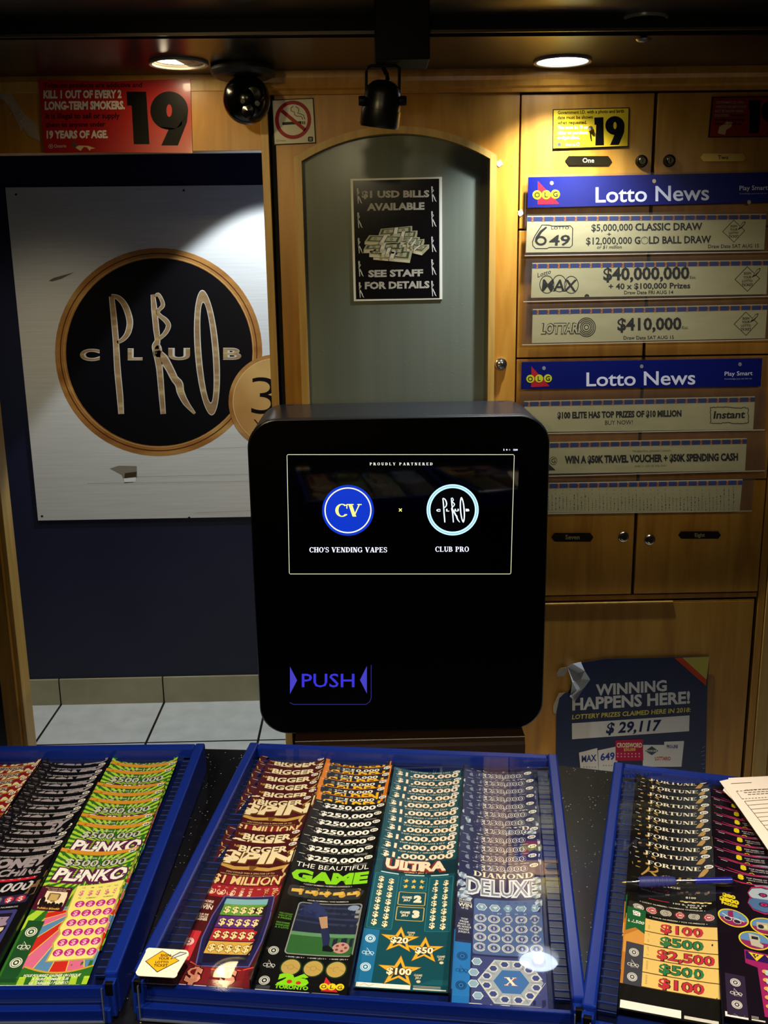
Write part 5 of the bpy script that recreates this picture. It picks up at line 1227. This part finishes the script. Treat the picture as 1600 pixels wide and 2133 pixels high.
def silver_ticket():
    L = 250; sh = new_ticket(L, ink('#26284e')); SV = ink('#d0cfd0'); badge(sh, '$10'); dash(sh, '#b0b4c8')
    sh.disc(13, 13, 6, 5, ink('#7a8498'), 2, 6); sh.disc(24, 11, 4, 3.4, ink('#6a748c'), 2, 6)
    for l_, t_ in (('TOP', 8), ('PRIZE', 11.5)): sh.text(l_, 25, t_, 2.4, SV, 3, w=7, al='c')
    for bo, m_, l_ in ((.06, ink('#e0dccc'), 2), (.015, ink('#34305a'), 3)): sh.text('$250,000', 54, 15, 10, m_, l_, w=62 + bo*10, al='c', bold=bo)
    sh.serif('DIAMOND', 55, 29, 10, ink('#e8ddc0'), 3, w=74, al='c', arc=1.0)
    for bo, m_, l_ in ((.07, ink('#e0e4e8'), 3), (.0, ink('#7c8292'), 4)): sh.text('DELUXE', 53, 64, 29, m_, l_, w=86 + bo*12, al='c', bold=bo)
    random.seed(3)
    for u, t_ in ((5, 34), (4, 48), (8, 62), (3, 72), (95, 36), (97, 50), (94, 64), (97, 78), (12, 74)):
        a0 = random.random(); pts = [(u + random.uniform(4.5, 7)*cos(a0 + k*1.05), t_ + random.uniform(5, 7.5)*sin(a0 + k*1.05)) for k in range(6)]
        sh.raw(pts, ink('#8a9cb0'), 5)
        for k in range(6): sh.raw([(u, t_ - 1), pts[k], pts[(k+1) % 6]], ink(('#a8b8c8', '#6c7c94', '#c4d0d8')[k % 3]), 6)
    BG = ink('#4c6494'); sh.rrect(20, 72, 99, 168, 3, BG, 2); sh.rrect(20, 171, 99, 246, 3, ink('#3c4478'), 2)
    SVR = ink('#b8c4cc')
    micro(sh, 78, 42, 82, 'LUCKY NUMBERS / NUMEROS CHANCEUX', ink('#2a3050'), 2.2)
    def hexa(u, t_, r, m, lay): sh.raw([(u + r*cos(radians(60*k)), t_ + r*1.05*sin(radians(60*k))) for k in range(6)], m, lay)
    for i in range(5): hexa(29 + i*15.4, 87, 6.6, ink('#d8e0e0'), 3); hexa(29 + i*15.4, 87, 5.6, ink('#7a9cb4'), 4); sh.raw([(26 + i*15.4, 85), (31 + i*15.4, 84), (30 + i*15.4, 90)], ink('#c4d4dc'), 5)
    micro(sh, 98, 42, 82, 'YOUR NUMBERS / VOS NUMEROS', ink('#d0d8e0'), 2.2)
    for r in range(4):
        for c in range(5): u, t_ = 28 + c*15.6, 107 + r*16.4; sh.disc(u, t_, 7, 7.2, ink('#d0cfc4'), 3, 20); sh.disc(u, t_, 6, 6.2, ink('#9ca4b0'), 4, 18); hexa(u, t_, 4.2, ink('#3c4880'), 5); sh.text('$', u, t_ + 2, 4, SV, 6, al='c')
    for l_, t_, h, w_ in (('IN BONUS', 80, 2.6, 14), ('YOU COULD', 84, 2.6, 15), ('WIN', 91, 6, 16), ('UP TO', 95, 2.6, 8)): sh.text(l_, 9.5, t_, h, ink('#e0dcc8'), 3, w=w_, al='c', bold=.03)
    sh.rect(1, 98, 19, 110, ink('#20223a'), 3); sh.rect(1, 138, 19, 148, ink('#20223a'), 3)
    for i, l_ in enumerate(('TOP', 'PRIZE', 'DANS LE', 'JEU BONUS', 'POUVEZ', 'JUSQU A')): sh.text(l_, 9.5, 114 + i*4.4, 2.8, ink('#d8d8d0'), 3, w=(8, 10, 13, 16, 12, 13)[i], al='c', bold=.02)
    sh.rect(0, 152, 18, 244, ink('#2470b4'), 3); seals(sh, 9, [174, 196, 218], ink('#143a68'), .95)
    for k in range(6):                                  # hexagon bonus board
        pass
    hexa(62, 208, 36, ink('#c4c8c0'), 3); hexa(62, 208, 34, ink('#a0a8b0'), 4)
    for k in range(12):
        a = radians(15 + 30*k); u, t_ = 62 + 27*cos(a), 208 + 27*sin(a); sh.disc(u, t_, 5.4, 5.6, ink('#d0d0c8'), 5, 16); hexa(u, t_, 4.2, ink('#3c4880'), 6)
        a2_ = radians(30*k); sh.line([(62 + 20*cos(a2_), 208 + 20*sin(a2_)), (62 + 34*cos(a2_), 208 + 34*sin(a2_))], .6, ink('#70788c'), 5)
    hexa(62, 208, 19, ink('#3c6ca8'), 6); sh.serif('X', 62, 214, 12, ink('#c85a3c'), 7, w=14, al='c'); sh.serif('X', 61.4, 213.4, 12, ink('#f0e4c8'), 8, w=13, al='c')
    for i in range(4): hexa(29 - (4, 7, 7, 2)[i], 180 + i*17, 6, ink('#d8e0e0'), 5); hexa(29 - (4, 7, 7, 2)[i], 180 + i*17, 5, ink('#88a8bc'), 6)
    footer(sh, L); return sh.build('scratch_ticket')

def script_R(sh, m, lay, dy=0):
    def W(pts, w):
        P_, W_ = spl(pts, w, 5); sh.line([(u, t_ + dy) for u, t_ in P_], W_, m, lay)
    W([(24, 12), (12, 13), (4, 18), (5, 24), (12, 25)], [.8, 2.4, 3.4, 2.6, .8])                 # big flourish
    W([(12, 14), (26, 15), (34, 19), (30, 26), (22, 28)], [1, 2.6, 3.6, 3, 1.4]); W([(24, 17), (20, 28), (14, 39)], [3.4, 3, 2]); W([(24, 27), (30, 33), (36, 38)], [2, 3.4, 2.4])
    W([(44, 29), (38, 33), (40, 38), (46, 36), (47, 30), (43, 29)], [1, 3, 2.4, 2.6, 2, 1])       # o
    W([(50, 29), (50, 36), (56, 37), (60, 29), (56, 42), (50, 46)], [2.6, 2.6, 2, 2.4, 2.4, 1.2])  # y
    W([(72, 29), (65, 31), (64, 37), (70, 37), (74, 29), (73, 38), (77, 37)], [1, 2.6, 2.6, 2, 2.6, 2.6, 1.2])   # a
    W([(77, 38), (84, 26), (91, 13), (88, 12), (82, 26), (80, 38)], [1.4, 3, 3.6, 3, 3.4, 2.2])   # l
    W([(84, 34), (92, 31), (94, 28), (88, 29), (86, 36), (92, 38), (99, 33)], [1, 2, 2, 2.6, 3, 2.4, 1])         # e
def royal_ticket():
    L = 250; sh = new_ticket(L, ink('#0e0c08'), [(0, 0), (40, 40), (138, 119), (240, 231), (250, 268)]); badge(sh, '$20'); sh.rect(4, 5, 10, 6, ink('#d8d0c0'), 3)
    GDM = ink('#b08a44'); LG = ink('#d0a860')
    sh.serif('FORTUNE', 52, 13.5, 8, ink('#ece0c4'), 4, w=64, al='c'); script_R(sh, GDM, 2); 
    sh.rect(2, 49, 99, 50, ink('#3a3020'), 1)
    micro(sh, 56, 10, 60, 'LIVE LARGE', ink('#d8ccb0'), 4); sh.text('Luxury', 26, 68, 7, ink('#b81c28'), 3, w=22, bold=.02, shear=.2)
    micro(sh, 75, 14, 48, 'WITH PRIZES OF', ink('#e0d8c0'), 3.4); sh.text('$100', 66, 76, 4, ink('#e0d8c0'), 3, bold=.02)
    for i in range(9): sh.disc(58 + i*4.4, 66 - (i % 3)*3, 2.6, 3.6, ink(('#3a3028', '#5a4a38', '#8a6a3c')[i % 3]), 2, 8)
    for i in range(8): sh.disc(62 + i*4.4, 84 + (i % 2), 2.8, 1.6, ink(('#c8a040', '#e8d898')[i % 2]), 3, 8)
    micro(sh, 93, 52, 90, '100 $, 500 $ ET', ink('#e0d8c0'), 3); micro(sh, 98, 66, 84, '2 500 $', ink('#e0d8c0'), 3.2); sh.rect(24, 90, 48, 91.6, ink('#a02028'), 2)
    micro(sh, 104, 14, 88, '+ LUCKY NUMBERS / NUMEROS CHANCEUX +', ink('#d0c8b0'), 2.8)
    sh.rrect(2, 107, 98, 127, 3, ink('#26241f'), 2)
    for i in range(6): c = ('#8a8678', '#b02c38')[i % 2]; sh.disc(13 + i*15.6, 117, 6.4, 7.4, ink('#d8d0c0'), 3, 22); sh.disc(13 + i*15.6, 117, 5.6, 6.5, ink(c), 4, 20); sh.ring(13 + i*15.6, 117, 4.2, 5, .6, ink('#e0d8c8'), 5, 18); sh.disc(13.4 + i*15.6, 117, 2.4, 1.6, ink('#d8d0c0'), 5, 10)
    micro(sh, 133, 26, 90, '+ YOUR NUMBERS / VOS NUMEROS +', ink('#d0c8b0'), 2.6)
    BR = ink('#b8742c'); sh.rect(0, 137, 24, 240, BR, 1); sh.poly([(0, 172), (24, 150), (24, 200), (0, 196)], ink('#d09040'), 2)
    sh.poly([(1, 121), (22, 121), (22, 163), (11.5, 156), (1, 164)], ink('#1c5a30'), 5); sh.rrect(7, 127, 16, 137, 1.5, ink('#e8e4d8'), 6)
    for u, t_ in ((9.5, 129.5), (13.5, 129.5), (9.5, 134.5), (13.5, 134.5), (11.5, 132)): sh.disc(u, t_, .9, .9, ink('#1c3020'), 7, 8)
    sh.text('$2,500', 11.5, 149, 4.4, ink('#e8e4d0'), 6, w=18, al='c', bold=.02, shear=.2)
    G_, R_ = ink('#2c7444'), ink('#c02c3c')
    for i, (v_, m_) in enumerate((('$100', R_), ('$500', G_), ('$2,500', R_), ('$500', G_), ('$100', R_))):
        t0 = 138 + i*20.4; sh.rect(22, t0, 100, t0 + 19.6, ink('#e2bc6a'), 3); sh.rect(22, t0 + 19.2, 100, t0 + 20.4, ink('#4a3010'), 4)
        for k in range(6): sh.rect(25.4, t0 + 3 + k*2.2, 27.4, t0 + 4 + k*2.2, ink('#b08a44'), 4)
        w_ = 60 if len(v_) > 4 else 46
        for bo, mm, l_ in ((.06, ink('#3a2c14'), 4), (.02, m_, 5)): sh.text(v_, 62 if len(v_) < 5 else 66, t0 + 16, 12.4, mm, l_, w=w_ + bo*10, al='c', bold=bo)
    sh.rect(3, 180, 22, 240, ink('#3c3c44'), 3); seals(sh, 12, [194, 212, 229], ink('#c8c4bc'), .85)
    sh.rect(2, 246.4, 62, 249.4, ink('#ece6da'), 2); sh.rect(65, 248, 98, 249.2, ink('#cfc9bc'), 2); return sh.build('scratch_ticket')

def retro_ticket():
    L = 250; sh = new_ticket(L, ink('#120814')); YL = ink('#e0c81c'); badge(sh, '$10'); dash(sh)
    sh.line([(0, 1), (30, 2), (66, 1)], 1.0, ink('#c8487c'), 2)
    sh.text('8', 26, 13, 8.6, YL, 3, bold=.07)
    micro(sh, 9, 36, 60, 'TOP PRIZES OF', ink('#c8c0b8'), 2.4); micro(sh, 12.8, 38, 60, 'GROS LOTS DE', ink('#c8c0b8'), 2)
    sh.text('$80,000', 64, 14, 8, YL, 3, w=40, bold=.06)
    sh.line([(10, 17), (30, 20), (56, 19)], [.6, 2.2, .6], ink('#c02c54'), 2); sh.disc(60, 21, 16, 3.4, ink('#8a8c98'), 2, 20); sh.line([(36, 18), (40, 16), (42, 19)], 1, YL, 3)
    for ch, u0, w_ in (('8', 36, 34), ('0', 71, 36)):
        for bo, m_, l_ in ((.085, ink('#c02060'), 3), (.055, ink('#20304c'), 4), (.03, ink('#a8b4bc'), 5)): sh.text(ch, u0 + w_/2, 68, 42, m_, l_, w=w_ + bo*30, al='c', bold=bo)
    sh.bounds = (36, 100, 46, 70)
    for ch, u0, w_ in (('8', 36, 34), ('0', 71, 36)): sh.text(ch, u0 + w_/2, 68, 42, ink('#4a6a94'), 6, w=w_ + .9, al='c', bold=.03)
    sh.bounds = (0, 100, 0, L)
    for l_, t_, h, w_ in (('$80', 56, 6, 15), ('$800', 65, 7, 22), ('PRIZES', 71, 4, 18)): sh.text(l_, 14, t_, h, YL, 5, w=w_, al='c', bold=.06)
    for u, t_ in ((17, 92), (52, 96), (38, 124), (74, 128), (88, 98)):
        sh.disc(u, t_, 17, 15.4, YL, 3, 30); sh.disc(u, t_, 15.4, 13.8, ink('#8a2458'), 4, 28); sh.bounds = (u - 16, u + 16, t_ - 14, t_ + 2); sh.disc(u, t_, 15.4, 13.8, ink('#5c86b0'), 5, 28); sh.bounds = (0, 100, 0, L)
    WH = ink('#d8d4c8')
    sh.line([(5, 88), (12, 92), (20, 92), (29, 95)], 1.2, WH, 6); sh.disc(11, 95, 4.4, 3.6, ink('#2a2030'), 6, 12); sh.disc(21, 97, 4.4, 3.6, ink('#2a2030'), 6, 12); sh.ring(11, 95, 4.6, 3.8, .7, WH, 7, 14); sh.ring(21, 97, 4.6, 3.8, .7, WH, 7, 14)
    sh.rrect(42, 90, 63, 103, 1.5, ink('#b0a890'), 6); sh.disc(46.5, 97.5, 3.2, 3.6, ink('#2a2430'), 7, 14); sh.disc(58.5, 97.5, 3.2, 3.6, ink('#2a2430'), 7, 14); sh.rect(50, 94, 55, 100, ink('#d8c88c'), 7)
    sh.poly([(32, 113), (44, 115), (45, 122), (43, 126), (47, 130), (46, 135), (34, 133)], ink('#b8b09c'), 6); sh.rect(35, 117, 42, 122, ink('#2a2430'), 7)
    MGN = ink('#96205c'); sh.poly([(26, 142), (100, 148), (100, 240), (40, 240), (38, 168), (26, 164)], MGN, 2); sh.raw([(27, 144), (100, 150), (100, 163), (27, 157)], ink('#2c1450'), 3)
    for i in range(4): u, t_ = 38 + i*18, 151 + i*1.4; sh.raw([(u - 8, t_ - 6), (u + 8, t_ - 5), (u, t_ + 7)], ink('#e0c030'), 4); sh.raw([(u - 4, t_ - 4), (u + 3, t_ - 4), (u - 1, t_ + 4)], ink('#3a1838'), 5); sh.line([(u + 1, t_ - 5), (u - 1, t_ - 1), (u + 1, t_ - .5), (u - 1, t_ + 4)], 1.6, YL, 6)
    for r in range(5):
        for c in range(4): u, t_ = 48 + c*16, 174 + r*13; sh.disc(u, t_, 5.6, 5, ink('#5a1440'), 4, 16); sh.disc(u - 2.4, t_ - 1.4, 3.6, 3.2, ink('#d8a04c'), 5, 14); sh.text('S', u, t_ + 3.4, 7, ink('#a8d0cc'), 6, al='c', bold=.08)
    sh.rect(4, 186, 24, 246, ink('#2c2138'), 3); seals(sh, 14, [198, 214, 230], ink('#c8c4bc'), .85)
    sh.text('BONUS', 44, 234, 6, ink('#e8dcc8'), 5, w=34, bold=.06); sh.text('$80', 44, 245, 9, ink('#c83068'), 5, w=30, bold=.08)
    footer(sh, L, 2, 24, 40); return sh.build('scratch_ticket')

NTH = ['front', 'second', 'third', 'fourth', 'fifth', 'sixth', 'seventh', 'eighth', 'ninth', 'tenth', 'eleventh', 'twelfth', 'thirteenth', 'fourteenth']
def column(make, c, ang, x, tops, L, desc, group, first=0, z=.0235):
    """a shingled column of copies, tops from the front one to the back one (mm behind the back edge)"""
    proto = None
    for i, v in enumerate(tops):
        if proto is None: o = proto = make(); me = o
        else: o = proto.copy(); COL.objects.link(o)
        n = i + first
        o.location = at(c, ang, x + random.uniform(-.0012, .0012), v/1000 - L/1000, z); o.rotation_euler = (0, 0, ang + radians(random.uniform(-.5, .5)))
        tag(o, (f'{desc}, frontmost of its column' if n == 0 else f'{desc}, {NTH[n]} from the front of its column'), 'lottery ticket', group)
sl = lambda slots: [-8 - 21.2*s for s in sorted(slots, reverse=True)]
column(lime_ticket, cL, a1, COLS_L[2], sl([0, 1, 2, 4, 5, 6, 8, 9, 12]), 250, 'lime green $500,000 scratch ticket', 'lime green tickets')
column(cash_ticket, cL, a1, COLS_L[1], sl(range(13)), 250, 'black scratch ticket with grey lettering', 'black and grey tickets')
column(red_ticket, cL, a1, COLS_L[0], sl(range(10)), 250, 'red and cream scratch ticket at the photo edge', 'red and cream tickets')
column(spin_ticket, cC, a2, COLS_C[0], [-242, -214, -127, -105, -83, -61, -37, -13], 270, 'maroon $1 million scratch ticket', 'maroon tickets')
column(soccer_ticket, cC, a2, COLS_C[1], sl(range(6, 13)), 250, 'black $250,000 ticket with green lettering', 'black soccer tickets')
column(golden_ticket, cC, a2, COLS_C[1] + .001, sl(range(6)), 250, 'orange-edged dark $250,000 scratch ticket', 'orange-edged tickets', 7)
column(teal_ticket, cC, a2, COLS_C[2], [-242 + 20.8*k for k in range(11)], 250, 'teal $1,000,000 scratch ticket', 'teal tickets')
column(silver_ticket, cC, a2, COLS_C[3], sl(range(13)), 250, 'navy and silver $250,000 scratch ticket', 'navy and silver tickets')
column(royal_ticket, cR, a3, COLS_R[0], [-222 + 21.3*k for k in range(11)], 268, 'black and gold $20 scratch ticket', 'black and gold tickets', z=.0295)
column(retro_ticket, cR, a3, COLS_R[1], [-224 + 21.3*k for k in range(11)], 250, 'black scratch ticket with yellow 8s', 'black tickets with yellow figures', z=.0295)

# ------------------------------------------------------------------ things lying on the cases
GT = CT + .0496
def zsheet(z, x0=0, y0=0, k=1): return Sheet(lambda x, y, l: onZ(x0 + x*k, y0 + y*k, z + .0003*l))
sh = zsheet(GT + .0007, 240, 1800, .325)
q = [(200, 537), (470, 548)]
R4 = []
for i, (cx_, cy_) in enumerate(((445, 575), (372, 702), (158, 690), (222, 560))):
    for k in range(5):
        a = radians(-90 + i*90 + 22.5*k - (8 if i else 0)); R4.append((cx_ + 27*cos(a), cy_ + 25*sin(a)))
sh.prism([sh.P(x, y, 0) for x, y in R4], (0, 0, -.0006), mat('#ece0cc', .35, name='white sticker vinyl'))
sh.raw([(302, 553), (413, 618), (268, 694), (192, 622)], ink('#3a3428'), 1); sh.raw([(302, 558), (406, 618), (270, 688), (199, 622)], ink('#e0a81c'), 2)
for t_, x_, y_, w_ in (('SIGN', 322, 592, 66), ('YOUR', 310, 612, 70), ('LOTTO', 298, 635, 84), ('TICKET', 290, 656, 90)): sh.text(t_, x_, y_, 15, ink('#3a2c10'), 3, w=w_, al='c', bold=.02, shear=.2)
sh.line([(355, 610), (375, 592), (420, 572), (458, 568)], [2, 16, 22, 2], ink('#4a4a4a'), 3); sh.line([(366, 602), (380, 592), (420, 575), (450, 570)], [2, 10, 15, 2], ink('#c8ccd0'), 4)
tag(sh.build('case_sticker'), 'white rounded sticker with a yellow diamond on the corner of the middle ticket case', 'sticker')
# two sheets of paper on the right case
def paper(z, pts, lab, printing=False):
    sh = zsheet(z); sh.prism([sh.P(x, y, 0) for x, y in pts], (0, 0, -.0005), PAPER)
    if printing:
        PI_ = ink('#6a5c50')
        sh.line([(1523, 1632), (1566, 1630)], 1.2, PI_, 1)
        for a_, b__ in (((1534, 1648), (1546, 1664)), ((1546, 1664), (1640, 1658)), ((1534, 1648), (1640, 1641))):
            for k in range(14):
                t0, t1 = k/14, k/14 + .045; sh.line([(a_[0] + (b__[0]-a_[0])*t0, a_[1] + (b__[1]-a_[1])*t0), (a_[0] + (b__[0]-a_[0])*t1, a_[1] + (b__[1]-a_[1])*t1)], 1.2, PI_, 1)
        for k, (x_, y_) in enumerate(((1552, 1646), (1550, 1651), (1558, 1655))):
            for i in range(8): sh.line([(x_ + i*9, y_ - i*.5), (x_ + i*9 + 7, y_ - i*.5 - .4)], 1.5, PI_, 1)
        for k in range(9): x_, y_ = 1551 + k*6.6, 1669 + k*9.0 - k*.7; sh.line([(x_, y_), (x_ + 90, y_ - 7)], 1.0, PI_, 1)
        sh.line([(1551, 1669), (1606, 1738)], 1.0, PI_, 1)
    tag(sh.build('paper_sheet'), lab, 'paper')
paper(GT + .0006, [(1506, 1646), (1520, 1622), (1700, 1612), (1820, 1790), (1640, 1800), (1552, 1690)], 'cream paper sheet, the lower of the two on the ticket case under the pen')
paper(GT + .0016, [(1499, 1627), (1518, 1623), (1517, 1620.5), (1700, 1612), (1840, 1790), (1640, 1830), (1592, 1758), (1545, 1690)], 'cream printed form, the upper of the two papers lying on the ticket case', True)
# ball pen
pz = GT + .0066; A_, B_ = onZ(1295, 1838, pz), onZ(1541, 1833, pz)
pen = thing('ball_pen', 'clear ball pen with a blue grip lying across the black and gold tickets', 'pen', A_)
dx = (B_ - A_); LP = dx.length; M = dx.to_track_quat('Z', 'Y').to_matrix().to_4x4()
b = MB(); b.lathe([(0, 0), (.0009, .001), (.0014, .005)], BRASS, M, 12); b.build('tip', pen, smooth=40)
b = MB(); b.lathe([(.0016, .005), (.0045, .017), (.0052, .020)], PENCLEAR, M, 16); b.build('nose_cone', pen, smooth=40)
b = MB(); b.lathe([(.0048, .062), (.0046, LP*.62), (.0048, LP - .008), (.003, LP)], PENCLEAR, M, 18); b.build('barrel', pen, smooth=40)
b = MB(); b.lathe([(.0046, .019), (.0060, .021), (.0064, .030), (.0058, .045), (.0056, .060), (.0048, .063)], mat('#1c2468', .55, name='blue rubber grip'), M, 20)
for k in range(6): b.lathe([(.0063, .026 + k*.005), (.0066, .0275 + k*.005), (.0061, .029 + k*.005)], mat('#1c2468', .55, name='blue rubber grip'), M, 20)
tag(b.build('grip', pen, smooth=50), 'dark blue rubber grip')
b = MB(); b.lathe([(.0014, .005), (.0016, .06), (.0016, LP*.66)], mat('#2a2c40', .3, name='ink tube'), M, 10); b.build('ink_tube', pen, smooth=50)
b = MB(); b.lathe([(.0, LP*.62), (.0036, LP*.62), (.0038, LP*.93), (.002, LP*.94), (0, LP*.94)], mat('#18209c', .3, name='blue clicker'), M, 14); b.build('clicker', pen, smooth=40)
b = MB(); b.tube([M @ Vector((0, .0, 0)) + M @ Vector((.0, -.0062, LP*.98)), M @ Vector((.001, -.0072, LP*.9)), M @ Vector((.002, -.0075, LP*.72))], [.0018, .0016, .001], PENCLEAR, 8); b.build('clip', pen, smooth=50)
